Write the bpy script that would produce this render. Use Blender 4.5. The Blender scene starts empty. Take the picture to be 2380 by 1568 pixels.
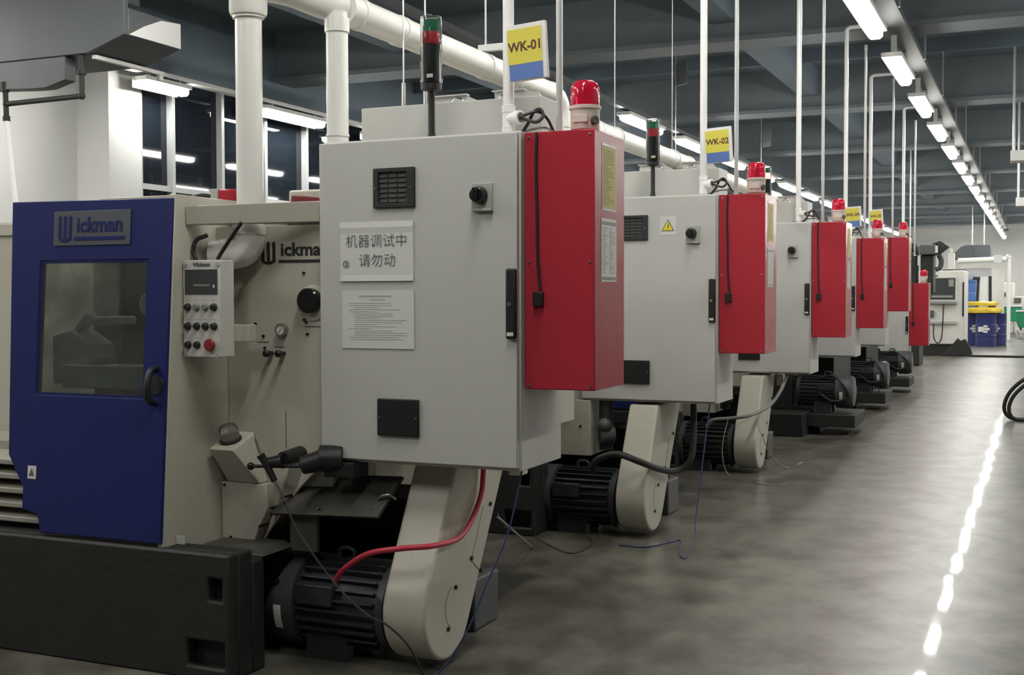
import bpy, bmesh, math, random
from mathutils import Vector, Matrix

random.seed(7)
SC = bpy.context.scene
COL = SC.collection
R = math.radians
PI = math.pi

# ------------------------------------------------------------------ camera
F_PX, YAW, PITCH, ROLL = 2800.0, 0.4133, 0.034, -0.0025
cam_d = bpy.data.cameras.new('camera')
cam = bpy.data.objects.new('camera', cam_d)
COL.objects.link(cam)
cam_d.sensor_fit = 'HORIZONTAL'
cam_d.sensor_width = 36.0
cam_d.lens = F_PX / 2380.0 * 36.0
cam_d.clip_start = 0.05
cam_d.clip_end = 300
_c, _s = math.cos(YAW), math.sin(YAW)
_cp, _sp = math.cos(PITCH), math.sin(PITCH)
_cr, _sr = math.cos(ROLL), math.sin(ROLL)
_xa, _ya, _za = Vector((_c, _s, 0)), Vector((-_s, _c, 0)), Vector((0, 0, 1))
_fw = _ya * _cp - _za * _sp
_up = _ya * _sp + _za * _cp
_r = _xa * _cr + _up * _sr
_u = -_xa * _sr + _up * _cr
cam.matrix_world = Matrix(((_r.x, _u.x, -_fw.x, 0), (_r.y, _u.y, -_fw.y, 0), (_r.z, _u.z, -_fw.z, 1.5), (0, 0, 0, 1)))
SC.camera = cam

# ------------------------------------------------------------------ world, exposure
LAMP_STRENGTH = 32.0
w = bpy.data.worlds.new('night')
SC.world = w
w.use_nodes = True
w.node_tree.nodes['Background'].inputs[0].default_value = (0.010, 0.013, 0.018, 1)
w.node_tree.nodes['Background'].inputs[1].default_value = 1.0
SC.view_settings.view_transform = 'Standard'
SC.view_settings.look = 'None'
SC.view_settings.gamma = 1.0
SC.view_settings.use_curve_mapping = False
SC.view_settings.exposure = 1.06
SC.cycles.max_bounces = 8
SC.cycles.diffuse_bounces = 4
SC.cycles.glossy_bounces = 4
SC.cycles.transmission_bounces = 8
SC.cycles.transparent_max_bounces = 8
SC.cycles.sample_clamp_indirect = 4.0
SC.cycles.use_light_tree = True

# ------------------------------------------------------------------ materials
def mat(name, col, rough=0.5, metal=0.0, noise=0.06, nscale=6.0, bump=0.0, bscale=60.0, trans=0.0, ior=1.45, emit=None, estr=0.0, spec=0.5, coat=0.0, speck=0.0):
    m = bpy.data.materials.new(name)
    m.use_nodes = True
    nt = m.node_tree
    b = nt.nodes['Principled BSDF']
    b.inputs['Roughness'].default_value = rough
    b.inputs['Metallic'].default_value = metal
    b.inputs['Transmission Weight'].default_value = trans
    b.inputs['IOR'].default_value = ior
    b.inputs['Specular IOR Level'].default_value = spec
    b.inputs['Coat Weight'].default_value = coat
    tc = nt.nodes.new('ShaderNodeTexCoord')
    n = nt.nodes.new('ShaderNodeTexNoise')
    n.inputs['Scale'].default_value = nscale
    n.inputs['Detail'].default_value = 5
    nt.links.new(tc.outputs['Object'], n.inputs['Vector'])
    mx = nt.nodes.new('ShaderNodeMix')
    mx.data_type = 'RGBA'
    d = tuple(max(0, c * (1 - noise)) for c in col)
    l = tuple(min(1, c * (1 + noise)) for c in col)
    mx.inputs['A'].default_value = (*d, 1)
    mx.inputs['B'].default_value = (*l, 1)
    nt.links.new(n.outputs['Fac'], mx.inputs['Factor'])
    out = mx.outputs['Result']
    if speck > 0:
        n2 = nt.nodes.new('ShaderNodeTexNoise')
        n2.inputs['Scale'].default_value = 22
        n2.inputs['Detail'].default_value = 8
        nt.links.new(tc.outputs['Object'], n2.inputs['Vector'])
        rp = nt.nodes.new('ShaderNodeValToRGB')
        rp.color_ramp.elements[0].position = 0.62
        rp.color_ramp.elements[1].position = 0.80
        nt.links.new(n2.outputs['Fac'], rp.inputs['Fac'])
        mlt = nt.nodes.new('ShaderNodeMath'); mlt.operation = 'MULTIPLY'; mlt.inputs[1].default_value = speck
        nt.links.new(rp.outputs['Color'], mlt.inputs[0])
        m2 = nt.nodes.new('ShaderNodeMix'); m2.data_type = 'RGBA'
        m2.inputs['B'].default_value = (0.05, 0.042, 0.03, 1)
        nt.links.new(mlt.outputs[0], m2.inputs['Factor'])
        nt.links.new(out, m2.inputs['A'])
        out = m2.outputs['Result']
    nt.links.new(out, b.inputs['Base Color'])
    if bump > 0:
        nb = nt.nodes.new('ShaderNodeTexNoise')
        nb.inputs['Scale'].default_value = bscale
        nb.inputs['Detail'].default_value = 3
        nt.links.new(tc.outputs['Object'], nb.inputs['Vector'])
        bp = nt.nodes.new('ShaderNodeBump')
        bp.inputs['Strength'].default_value = bump
        bp.inputs['Distance'].default_value = 0.01
        nt.links.new(nb.outputs['Fac'], bp.inputs['Height'])
        nt.links.new(bp.outputs['Normal'], b.inputs['Normal'])
    if emit:
        b.inputs['Emission Color'].default_value = (*emit, 1)
        b.inputs['Emission Strength'].default_value = estr
    return m

CREAM = mat('cream_paint', (0.45, 0.43, 0.36), 0.42, noise=0.05, bump=0.05, bscale=90, speck=0.25)
RAIL = mat('rail_paint', (0.36, 0.345, 0.29), 0.45, noise=0.05)
CABW = mat('cabinet_paint', (0.49, 0.49, 0.462), 0.45, noise=0.03, bump=0.06, bscale=160)
PEND = mat('pendant_paint', (0.56, 0.555, 0.51), 0.42, noise=0.03)
REDP = mat('red_paint', (0.40, 0.032, 0.048), 0.19, noise=0.06, bump=0.08, bscale=220, spec=0.18)
BLUE = mat('blue_paint', (0.014, 0.020, 0.105), 0.45, noise=0.08, bump=0.05, bscale=120, spec=0.22)
CAST = mat('dark_casting', (0.016, 0.016, 0.0145), 0.62, noise=0.3, bump=0.3, bscale=30)
CASTG = mat('grey_casting', (0.075, 0.078, 0.078), 0.55, noise=0.2, bump=0.15, bscale=40)
MOTOR = mat('motor_paint', (0.028, 0.031, 0.034), 0.42, noise=0.15, bump=0.1)
FANC = mat('fan_cover_paint', (0.055, 0.057, 0.060), 0.45, noise=0.15)
MOTORB = mat('blue_motor_paint', (0.012, 0.018, 0.055), 0.42, noise=0.15, bump=0.1)
OILY = mat('oily_tray_metal', (0.065, 0.061, 0.051), 0.4, noise=0.35, nscale=9, bump=0.1, bscale=15)
BLACK = mat('black_plastic', (0.012, 0.012, 0.012), 0.45, noise=0.2)
BLACKG = mat('black_gloss', (0.010, 0.010, 0.011), 0.18, noise=0.2)
VENT = mat('vent_plastic', (0.018, 0.018, 0.018), 0.5, noise=0.1)
VENTL = mat('vent_louvre', (0.028, 0.028, 0.027), 0.5, noise=0.1)
RUBB = mat('black_rubber', (0.018, 0.018, 0.018), 0.55, noise=0.2)
CHROME = mat('chrome', (0.75, 0.75, 0.75), 0.12, 1.0, noise=0.02)
STEEL = mat('bare_steel', (0.42, 0.42, 0.41), 0.3, 1.0, noise=0.08)
SCREW = mat('screw_black', (0.02, 0.02, 0.02), 0.4, 0.5)
SWGREY = mat('switch_grey', (0.38, 0.38, 0.35), 0.5)
PVC = mat('white_pvc', (0.74, 0.735, 0.69), 0.26, noise=0.03)
PVCP = mat('pole_pvc', (0.80, 0.80, 0.785), 0.35, noise=0.03)
GALV = mat('galvanised', (0.50, 0.51, 0.50), 0.38, 0.35, noise=0.1)
DUCTG = mat('grey_duct', (0.075, 0.083, 0.086), 0.5, 0.3, noise=0.12, nscale=3)
PAPER = mat('paper', (0.60, 0.60, 0.58), 0.75, noise=0.02, bump=0.1, bscale=12)
INK = mat('ink_grey', (0.10, 0.10, 0.10), 0.8)
INKL = mat('ink_light', (0.40, 0.40, 0.39), 0.8)
SIGNW = mat('sign_white', (0.74, 0.73, 0.72), 0.5)
SIGNY = mat('sign_yellow', (0.66, 0.58, 0.08), 0.5, noise=0.05)
SIGNB = mat('sign_blue', (0.10, 0.18, 0.44), 0.5)
SIGNT = mat('sign_text', (0.09, 0.03, 0.03), 0.6)
LABY = mat('label_yellow', (0.52, 0.43, 0.04), 0.45, noise=0.06)
LABT = mat('label_text', (0.30, 0.24, 0.03), 0.5)
LABW = mat('label_white', (0.66, 0.65, 0.60), 0.25)
LABG = mat('label_grey', (0.27, 0.27, 0.25), 0.5)
WARN = mat('warn_yellow', (0.72, 0.62, 0.03), 0.4)
BEACR = mat('beacon_red', (0.80, 0.02, 0.075), 0.16, trans=0.55, ior=1.35, coat=0.3, noise=0.03)
BEACIN = mat('beacon_reflector', (0.70, 0.05, 0.08), 0.25, 0.3)
BEACB = mat('beacon_base', (0.60, 0.55, 0.49), 0.45)
CLEAR = mat('clear_tube', (0.93, 0.95, 0.95), 0.04, trans=1.0, ior=1.2, noise=0.0)
STG = mat('stack_green', (0.02, 0.19, 0.10), 0.35)
STR = mat('stack_red', (0.45, 0.035, 0.05), 0.35)
STRON = mat('stack_red_lit', (0.9, 0.1, 0.08), 0.35, emit=(1.0, 0.12, 0.08), estr=5.0)
HOSER = mat('red_hose', (0.46, 0.035, 0.06), 0.4)
HOSEG = mat('grey_hose', (0.22, 0.22, 0.21), 0.5)
CORDB = mat('blue_cord', (0.035, 0.05, 0.14), 0.5)
CORDG = mat('grey_cord', (0.30, 0.30, 0.31), 0.45)
BTN = mat('button_black', (0.02, 0.02, 0.018), 0.35)
BTNG = mat('button_grey', (0.20, 0.20, 0.17), 0.35)
ESTOP = mat('emergency_red', (0.22, 0.022, 0.024), 0.4)
SCREEN = mat('display_glass', (0.055, 0.06, 0.058), 0.16)
WALLW = mat('wall_white', (0.66, 0.66, 0.64), 0.75, noise=0.02, bump=0.05, bscale=40)
CEIL = mat('ceiling_dark', (0.118, 0.150, 0.178), 0.85, noise=0.2, nscale=0.8)
BEAM = mat('beam_grey', (0.155, 0.178, 0.195), 0.8, noise=0.1)
FRAME = mat('window_frame', (0.40, 0.41, 0.41), 0.4)
GLASSN = mat('night_glass', (0.010, 0.014, 0.020), 0.03, noise=0.0, spec=0.6)
HOUS = mat('fixture_housing', (0.66, 0.66, 0.64), 0.45)
LAMP = mat('lamp_tube', (1, 1, 1), 0.5, noise=0.0, emit=(1.0, 0.985, 0.93), estr=LAMP_STRENGTH)
CNCW = mat('machine_white', (0.64, 0.63, 0.58), 0.42)
BARREL = mat('barrel_blue', (0.022, 0.028, 0.12), 0.38, noise=0.15)
YELB = mat('yellow_plastic', (0.62, 0.44, 0.04), 0.35, noise=0.12, bump=0.4, bscale=14)
GREEN = mat('green_plastic', (0.02, 0.24, 0.12), 0.45)
BLUER = mat('blue_crate', (0.07, 0.16, 0.42), 0.5)
SIGHT = mat('sight_glass', (0.75, 0.75, 0.72), 0.05, trans=0.9, ior=1.45)
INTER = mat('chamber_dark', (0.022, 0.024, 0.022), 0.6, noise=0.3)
INTB = mat('chamber_metal', (0.66, 0.65, 0.60), 0.45, noise=0.2)
STRIP = mat('strip_curtain', (0.62, 0.64, 0.66), 0.2, trans=0.45)

def dirty_glass():
    m = bpy.data.materials.new('oily_window')
    m.use_nodes = True
    nt = m.node_tree
    b = nt.nodes['Principled BSDF']
    b.inputs['Base Color'].default_value = (0.060, 0.066, 0.060, 1)
    b.inputs['Roughness'].default_value = 0.42
    b.inputs['Specular IOR Level'].default_value = 0.35
    t = nt.nodes.new('ShaderNodeBsdfTransparent')
    t.inputs[0].default_value = (0.82, 0.86, 0.82, 1)
    mx = nt.nodes.new('ShaderNodeMixShader')
    tc = nt.nodes.new('ShaderNodeTexCoord')
    n = nt.nodes.new('ShaderNodeTexNoise'); n.inputs['Scale'].default_value = 4.5; n.inputs['Detail'].default_value = 6
    rp = nt.nodes.new('ShaderNodeMapRange')
    rp.inputs['From Min'].default_value = 0.35; rp.inputs['From Max'].default_value = 0.7
    rp.inputs['To Min'].default_value = 0.42; rp.inputs['To Max'].default_value = 0.75
    nt.links.new(tc.outputs['Object'], n.inputs['Vector'])
    nt.links.new(n.outputs['Fac'], rp.inputs['Value'])
    nt.links.new(rp.outputs['Result'], mx.inputs[0])
    nt.links.new(b.outputs[0], mx.inputs[1]); nt.links.new(t.outputs[0], mx.inputs[2])
    nt.links.new(mx.outputs[0], nt.nodes['Material Output'].inputs['Surface'])
    return m
OILGLASS = dirty_glass()

def floor_material():
    m = bpy.data.materials.new('polished_concrete')
    m.use_nodes = True
    nt = m.node_tree
    L = nt.links
    b = nt.nodes['Principled BSDF']
    tc = nt.nodes.new('ShaderNodeTexCoord')
    def noise(sx, sy, sc, det, rough=0.5):
        mp = nt.nodes.new('ShaderNodeMapping')
        mp.inputs['Scale'].default_value = (sx, sy, 1)
        mp.inputs['Rotation'].default_value = (0, 0, 0.25)
        n = nt.nodes.new('ShaderNodeTexNoise')
        n.inputs['Scale'].default_value = sc
        n.inputs['Detail'].default_value = det
        n.inputs['Roughness'].default_value = rough
        L.new(tc.outputs['Object'], mp.inputs['Vector'])
        L.new(mp.outputs[0], n.inputs['Vector'])
        return n.outputs['Fac']
    a = noise(1.25, 1.0, 2.9, 7, 0.62)
    c = noise(1, 1, 0.45, 3)
    mth = nt.nodes.new('ShaderNodeMath'); mth.operation = 'MULTIPLY_ADD'
    mth.inputs[1].default_value = 0.65
    L.new(a, mth.inputs[0])
    m2 = nt.nodes.new('ShaderNodeMath'); m2.operation = 'MULTIPLY'; m2.inputs[1].default_value = 0.35
    L.new(c, m2.inputs[0]); L.new(m2.outputs[0], mth.inputs[2])
    rp = nt.nodes.new('ShaderNodeValToRGB')
    e = rp.color_ramp.elements
    e[0].position = 0.41; e[0].color = (0.050, 0.0455, 0.035, 1)
    e[1].position = 0.59; e[1].color = (0.145, 0.137, 0.113, 1)
    e.new(0.5).color = (0.094, 0.088, 0.072, 1)
    L.new(mth.outputs[0], rp.inputs['Fac'])
    # fine pale flecks
    f = noise(1, 1, 48, 3)
    fr = nt.nodes.new('ShaderNodeValToRGB')
    fr.color_ramp.elements[0].position = 0.66; fr.color_ramp.elements[1].position = 0.80
    L.new(f, fr.inputs['Fac'])
    fm = nt.nodes.new('ShaderNodeMath'); fm.operation = 'MULTIPLY'; fm.inputs[1].default_value = 0.15
    L.new(fr.outputs['Color'], fm.inputs[0])
    mx = nt.nodes.new('ShaderNodeMix'); mx.data_type = 'RGBA'
    mx.inputs['B'].default_value = (0.22, 0.21, 0.19, 1)
    L.new(fm.outputs[0], mx.inputs['Factor']); L.new(rp.outputs['Color'], mx.inputs['A'])
    L.new(mx.outputs['Result'], b.inputs['Base Color'])
    b.inputs['Roughness'].default_value = 0.36
    b.inputs['Specular IOR Level'].default_value = 0.45
    b.inputs['Coat Weight'].default_value = 0.13
    b.inputs['Coat Roughness'].default_value = 0.045
    h = noise(1.0, 1.0, 1.3, 1.0)
    bp = nt.nodes.new('ShaderNodeBump')
    bp.inputs['Strength'].default_value = 0.30
    bp.inputs['Distance'].default_value = 0.010
    L.new(h, bp.inputs['Height'])
    L.new(bp.outputs['Normal'], b.inputs['Coat Normal'])
    L.new(bp.outputs['Normal'], b.inputs['Normal'])
    return m
FLOOR = floor_material()

# ------------------------------------------------------------------ mesh helpers
OFF = {}

class MB:
    """collects shapes into one mesh"""
    def __init__(self):
        self.bm = bmesh.new()
    def box(self, x0, x1, y0, y1, z0, z1):
        v = [self.bm.verts.new((x, y, z)) for x in (x0, x1) for y in (y0, y1) for z in (z0, z1)]
        for f in ((0, 1, 3, 2), (4, 6, 7, 5), (0, 4, 5, 1), (2, 3, 7, 6), (0, 2, 6, 4), (1, 5, 7, 3)):
            self.bm.faces.new([v[i] for i in f])
        return self
    def hexa(self, lo, hi):
        """two quads of four points each"""
        a = [self.bm.verts.new(p) for p in lo]; b = [self.bm.verts.new(p) for p in hi]
        self.bm.faces.new(a[::-1]); self.bm.faces.new(b)
        for i in range(4):
            j = (i + 1) % 4
            self.bm.faces.new((a[i], a[j], b[j], b[i]))
        return self
    def prism(self, poly, axis, a0, a1):
        def P(p, a):
            if axis == 'x': return (a, p[0], p[1])
            if axis == 'y': return (p[0], a, p[1])
            return (p[0], p[1], a)
        A = [self.bm.verts.new(P(p, a0)) for p in poly]
        B = [self.bm.verts.new(P(p, a1)) for p in poly]
        self.bm.faces.new(A[::-1]); self.bm.faces.new(B)
        n = len(poly)
        for i in range(n):
            j = (i + 1) % n
            self.bm.faces.new((A[i], A[j], B[j], B[i]))
        return self
    def cyl(self, p0, p1, r, r2=None, seg=20, caps=True):
        p0, p1 = Vector(p0), Vector(p1)
        r2 = r if r2 is None else r2
        d = (p1 - p0).normalized()
        t = Vector((0, 0, 1)) if abs(d.z) < 0.9 else Vector((1, 0, 0))
        u = d.cross(t).normalized(); v = d.cross(u)
        A, B = [], []
        for i in range(seg):
            a = 2 * PI * i / seg
            o = u * math.cos(a) + v * math.sin(a)
            A.append(self.bm.verts.new(p0 + o * r)); B.append(self.bm.verts.new(p1 + o * r2))
        for i in range(seg):
            j = (i + 1) % seg
            self.bm.faces.new((A[i], A[j], B[j], B[i]))
        if caps:
            self.bm.faces.new(A[::-1]); self.bm.faces.new(B)
        return self
    def lathe(self, prof, c, axis=(0, 0, 1), seg=28):
        c = Vector(c); d = Vector(axis).normalized()
        t = Vector((0, 0, 1)) if abs(d.z) < 0.9 else Vector((1, 0, 0))
        u = d.cross(t).normalized(); v = d.cross(u)
        rings = []
        for r, h in prof:
            if r < 1e-6:
                rings.append([self.bm.verts.new(c + d * h)])
            else:
                rings.append([self.bm.verts.new(c + d * h + (u * math.cos(2 * PI * i / seg) + v * math.sin(2 * PI * i / seg)) * r) for i in range(seg)])
        for A, B in zip(rings, rings[1:]):
            for i in range(seg):
                j = (i + 1) % seg
                if len(A) == 1 and len(B) == 1: continue
                if len(A) == 1: self.bm.faces.new((A[0], B[j], B[i]))
                elif len(B) == 1: self.bm.faces.new((A[i], A[j], B[0]))
                else: self.bm.faces.new((A[i], A[j], B[j], B[i]))
        if len(rings[0]) > 1: self.bm.faces.new(rings[0][::-1])
        if len(rings[-1]) > 1: self.bm.faces.new(rings[-1])
        return self
    def sphere(self, c, r, seg=16):
        prof = [(r * math.sin(PI * i / 10), -r * math.cos(PI * i / 10)) for i in range(11)]
        prof[0] = (0, -r); prof[-1] = (0, r)
        return self.lathe(prof, c, seg=seg)
    def tube(self, pts, r, seg=12, sub=8, smooth=True, closed=False, radii=None):
        P = [Vector(p) for p in pts]
        if smooth and len(P) > 2:
            Q = []
            n = len(P)
            rng = range(n) if closed else range(n - 1)
            for i in rng:
                p0 = P[(i - 1) % n] if (closed or i > 0) else P[0] * 2 - P[1]
                p1 = P[i]; p2 = P[(i + 1) % n]
                p3 = P[(i + 2) % n] if (closed or i + 2 < n) else P[-1] * 2 - P[-2]
                for k in range(sub):
                    t = k / sub
                    Q.append(0.5 * ((2 * p1) + (p2 - p0) * t + (2 * p0 - 5 * p1 + 4 * p2 - p3) * t * t + (3 * p1 - p0 - 3 * p2 + p3) * t ** 3))
            if not closed: Q.append(P[-1])
        else:
            Q = P
        n = len(Q)
        rings = []
        nrm = None
        for i in range(n):
            if closed: d = (Q[(i + 1) % n] - Q[i - 1]).normalized()
            else: d = (Q[min(i + 1, n - 1)] - Q[max(i - 1, 0)]).normalized()
            if nrm is None:
                t = Vector((0, 0, 1)) if abs(d.z) < 0.9 else Vector((1, 0, 0))
                nrm = d.cross(t).normalized()
            else:
                nrm = (nrm - d * nrm.dot(d)).normalized()
            b = d.cross(nrm)
            rr = r if radii is None else radii[0] + (radii[1] - radii[0]) * i / (n - 1)
            rings.append([self.bm.verts.new(Q[i] + (nrm * math.cos(2 * PI * k / seg) + b * math.sin(2 * PI * k / seg)) * rr) for k in range(seg)])
        m = n if closed else n - 1
        for i in range(m):
            A, B = rings[i], rings[(i + 1) % n]
            for k in range(seg):
                j = (k + 1) % seg
                self.bm.faces.new((A[k], A[j], B[j], B[k]))
        if not closed:
            self.bm.faces.new(rings[0][::-1]); self.bm.faces.new(rings[-1])
        return self
    def plate(self, x0, x1, z0, z1, y0, y1, holes):
        """an upright plate facing -y with rectangular holes (x0,x1,z0,z1)"""
        xs = sorted({x0, x1, *[h[0] for h in holes], *[h[1] for h in holes]})
        zs = sorted({z0, z1, *[h[2] for h in holes], *[h[3] for h in holes]})
        cell = {}
        for i in range(len(xs) - 1):
            for k in range(len(zs) - 1):
                cx, cz = (xs[i] + xs[i + 1]) / 2, (zs[k] + zs[k + 1]) / 2
                cell[i, k] = not any(h[0] < cx < h[1] and h[2] < cz < h[3] for h in holes)
        V = {}
        def v(i, k, y):
            if (i, k, y) not in V: V[i, k, y] = self.bm.verts.new((xs[i], y, zs[k]))
            return V[i, k, y]
        for (i, k), full in cell.items():
            if not full: continue
            self.bm.faces.new((v(i, k, y0), v(i + 1, k, y0), v(i + 1, k + 1, y0), v(i, k + 1, y0)))
            self.bm.faces.new((v(i, k, y1), v(i, k + 1, y1), v(i + 1, k + 1, y1), v(i + 1, k, y1)))
            for di, dk, a, b in ((-1, 0, (i, k), (i, k + 1)), (1, 0, (i + 1, k + 1), (i + 1, k)), (0, -1, (i + 1, k), (i, k)), (0, 1, (i, k + 1), (i + 1, k + 1))):
                if not cell.get((i + di, k + dk), False):
                    self.bm.faces.new((v(*a, y0), v(*b, y0), v(*b, y1), v(*a, y1)))
        return self
    def text(self, s, size, at, face='-y', offset=0.0, depth=0.0006, align='CENTER', sx=1.0):
        """lettering; at = centre point; face = the direction it is read from"""
        cu = bpy.data.curves.new('lettering', 'FONT')
        cu.body = s; cu.size = size; cu.align_x = align; cu.align_y = 'CENTER'
        cu.offset = offset; cu.extrude = depth; cu.resolution_u = 3
        ob = bpy.data.objects.new('lettering', cu)
        COL.objects.link(ob)
        me = bpy.data.meshes.new_from_object(ob.evaluated_get(bpy.context.evaluated_depsgraph_get()))
        if face == '-y': M = Matrix(((sx, 0, 0, 0), (0, 0, -1, 0), (0, 1, 0, 0), (0, 0, 0, 1)))
        elif face == '+x': M = Matrix(((0, 0, 1, 0), (sx, 0, 0, 0), (0, 1, 0, 0), (0, 0, 0, 1)))
        M = Matrix.Translation(Vector(at)) @ M
        me.transform(M)
        self.bm.from_mesh(me)
        bpy.data.objects.remove(ob); bpy.data.curves.remove(cu); bpy.data.meshes.remove(me)
        return self
    def xform(self, M):
        bmesh.ops.transform(self.bm, matrix=M, verts=self.bm.verts)
        return self
    def build(self, name, m, parent=None, bevel=0.0, smooth=True, seg=2, label=None, base=None):
        bm = self.bm
        bmesh.ops.recalc_face_normals(bm, faces=bm.faces)
        off = OFF.get(parent.name, Vector((0, 0, 0))) if parent else (Vector(base) if base else Vector((0, 0, 0)))
        if off.length > 0:
            bmesh.ops.translate(bm, vec=-off, verts=bm.verts)
        me = bpy.data.meshes.new(name)
        bm.to_mesh(me); bm.free()
        me.materials.append(m)
        o = bpy.data.objects.new(name, me)
        COL.objects.link(o)
        if smooth:
            me.polygons.foreach_set('use_smooth', [True] * len(me.polygons))
            me.set_sharp_from_angle(angle=R(38))
        if bevel > 0:
            bv = o.modifiers.new('bevel', 'BEVEL')
            bv.width = bevel; bv.segments = seg; bv.limit_method = 'ANGLE'; bv.angle_limit = R(50)
        if parent:
            o.parent = parent
            OFF[o.name] = off
        else:
            o.location = off
            OFF[o.name] = off
        if label: o['label'] = label
        return o

def tag(o, label, cat, group=None, kind=None):
    o['label'] = label; o['category'] = cat
    if group: o['group'] = group
    if kind: o['kind'] = kind
    return o

def thing(name, base, label, cat, group=None, world=(0, 0, 0)):
    """an Empty at the base of a thing. BASE: in the frame its parts are written in; WORLD: where that frame's origin stands"""
    o = bpy.data.objects.new(name, None)
    o.empty_display_size = 0.1
    COL.objects.link(o)
    o.location = Vector(world) + Vector(base)
    OFF[o.name] = Vector(base)
    return tag(o, label, cat, group)

def struct(o):
    o['kind'] = 'structure'
    return o

def dup(root, delta, label, skip=()):
    r = root.copy(); COL.objects.link(r); r.location = root.location + Vector(delta); r['label'] = label
    OFF[r.name] = OFF[root.name]
    for ch in list(root.children):
        if ch.name.split('.')[0] in skip: continue
        c = ch.copy(); COL.objects.link(c); c.parent = r
        OFF[c.name] = OFF.get(ch.name, Vector((0, 0, 0)))
        for g in list(ch.children):
            d = g.copy(); COL.objects.link(d); d.parent = c
            OFF[d.name] = OFF.get(g.name, Vector((0, 0, 0)))
    return r

def child(root, name):
    for c in root.children:
        if c.name.split('.')[0] == name: return c

# ------------------------------------------------------------------ machine frames
X0, Y0, PITCH_Y = -1.814, 4.20, 3.111
XO = [0, -.011, .026, -.019, -.055, -.05]
def org(i):
    return Vector((X0 + XO[i] - .004 * i, Y0 + PITCH_Y * i, 0))
def delta(i):
    return org(i) - org(0)
O0 = org(0)
ORD = ['first', 'second', 'third', 'fourth', 'fifth', 'sixth', 'seventh', 'eighth', 'ninth', 'tenth', 'eleventh', 'twelfth', 'thirteenth',
       'fourteenth', 'fifteenth', 'sixteenth', 'seventeenth', 'eighteenth', 'nineteenth', 'twentieth']
WHERE = ['nearest', 'second', 'third', 'fourth', 'fifth', 'sixth and farthest']

# ------------------------------------------------------------------ the hall
LEFT_X, RIGHT_X, BACK_Y, END_Y, CEIL_Z = -10.2, 9.0, -14.0, 62.0, 5.3
struct(MB().box(LEFT_X - 1.2, RIGHT_X, BACK_Y, END_Y, -0.2, 0).build('floor', FLOOR, smooth=False))
struct(MB().box(LEFT_X - 1.2, RIGHT_X, BACK_Y, END_Y, CEIL_Z, CEIL_Z + 0.2).build('ceiling', CEIL, smooth=False))
wl = MB()
wl.box(LEFT_X - 0.74, LEFT_X - 0.495, BACK_Y, 11.30, 0, CEIL_Z)
wl.box(LEFT_X - 0.74, LEFT_X, 11.30, 11.868, 0, CEIL_Z)
wl.box(LEFT_X - 0.35, LEFT_X - 0.02, 11.868, END_Y, 0, 1.1)
struct(wl.build('wall_left', WALLW, smooth=False))
struct(MB().box(LEFT_X - 0.35, LEFT_X - 0.005, 11.868, END_Y, 4.27, CEIL_Z - .001).build('trim_left', CEIL, smooth=False))
struct(MB().box(RIGHT_X, RIGHT_X + 0.2, BACK_Y, END_Y, 0, CEIL_Z).build('wall_right', WALLW, smooth=False))
struct(MB().box(LEFT_X - 1.2, RIGHT_X, BACK_Y - 0.2, BACK_Y, 0, CEIL_Z).build('wall_back', WALLW, smooth=False))
struct(MB().box(LEFT_X - 1.2, RIGHT_X, END_Y, END_Y + 0.2, 0, CEIL_Z).build('wall_end', WALLW, smooth=False))
# tall dark windows between white mullions
n_w = 0
y = 12.80
ys = [11.87, 12.49, 13.51, 14.51, 15.57]
while ys[-1] < END_Y - 1.2: ys.append(ys[-1] + 1.11)
wn = 0
for k in range(0, len(ys) - 1, 4):
    a, b = ys[k], ys[min(k + 4, len(ys) - 1)]
    wn += 1
    g = struct(MB().box(LEFT_X - 0.11, LEFT_X - 0.10, a, b, 1.1, 4.27).build('window_%d' % wn, GLASSN, smooth=False))
    fm = MB()
    for q in ys[k:min(k + 4, len(ys) - 1)] + ([b] if b == ys[-1] else []):
        fm.box(LEFT_X - 0.10, LEFT_X - 0.01, q - 0.03, q + 0.03, 1.1, 4.27)
    fm.box(LEFT_X - 0.10, LEFT_X - 0.03, a + 0.031, b - 0.031, 2.85, 2.92)
    fm.box(LEFT_X - 0.10, LEFT_X - 0.03, a + 0.031, b - 0.031, 1.1, 1.16)
    fr = fm.build('window_frame', FRAME, smooth=False)
    fr.parent = g
# ceiling beams across the hall and along it
bi = 0
for yb in [2.8, 8.8, 14.75, 20.7, 26.7, 32.7, 38.7, 44.7, 50.7, 56.7]:
    bi += 1
    b = MB().box(LEFT_X, RIGHT_X, yb - 0.02, yb + 0.36, 4.66, CEIL_Z)
    b.box(LEFT_X, RIGHT_X, yb - 0.12, yb + 0.46, 4.6, 4.66)
    struct(b.build('trim_%d' % bi, BEAM, smooth=False))
for xb in [-8.0, -3.6, 1.2, 5.5]:
    bi += 1
    struct(MB().box(xb - 0.15, xb + 0.15, BACK_Y, END_Y, 4.85, CEIL_Z - 0.001).build('trim_%d' % bi, CEIL, smooth=False))
# purlins
for yb in [17.5, 19, 23.5, 29.5, 35.5, 41]:
    bi += 1
    struct(MB().box(LEFT_X, RIGHT_X, yb - 0.05, yb + 0.05, 5.1, CEIL_Z - 0.001).build('trim_%d' % bi, CEIL, smooth=False))
bi += 1
struct(MB().box(-1.55, RIGHT_X, 31.35, 31.6, 0, 0.05).build('trim_%d' % bi, BLACK, bevel=0.01))

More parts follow.
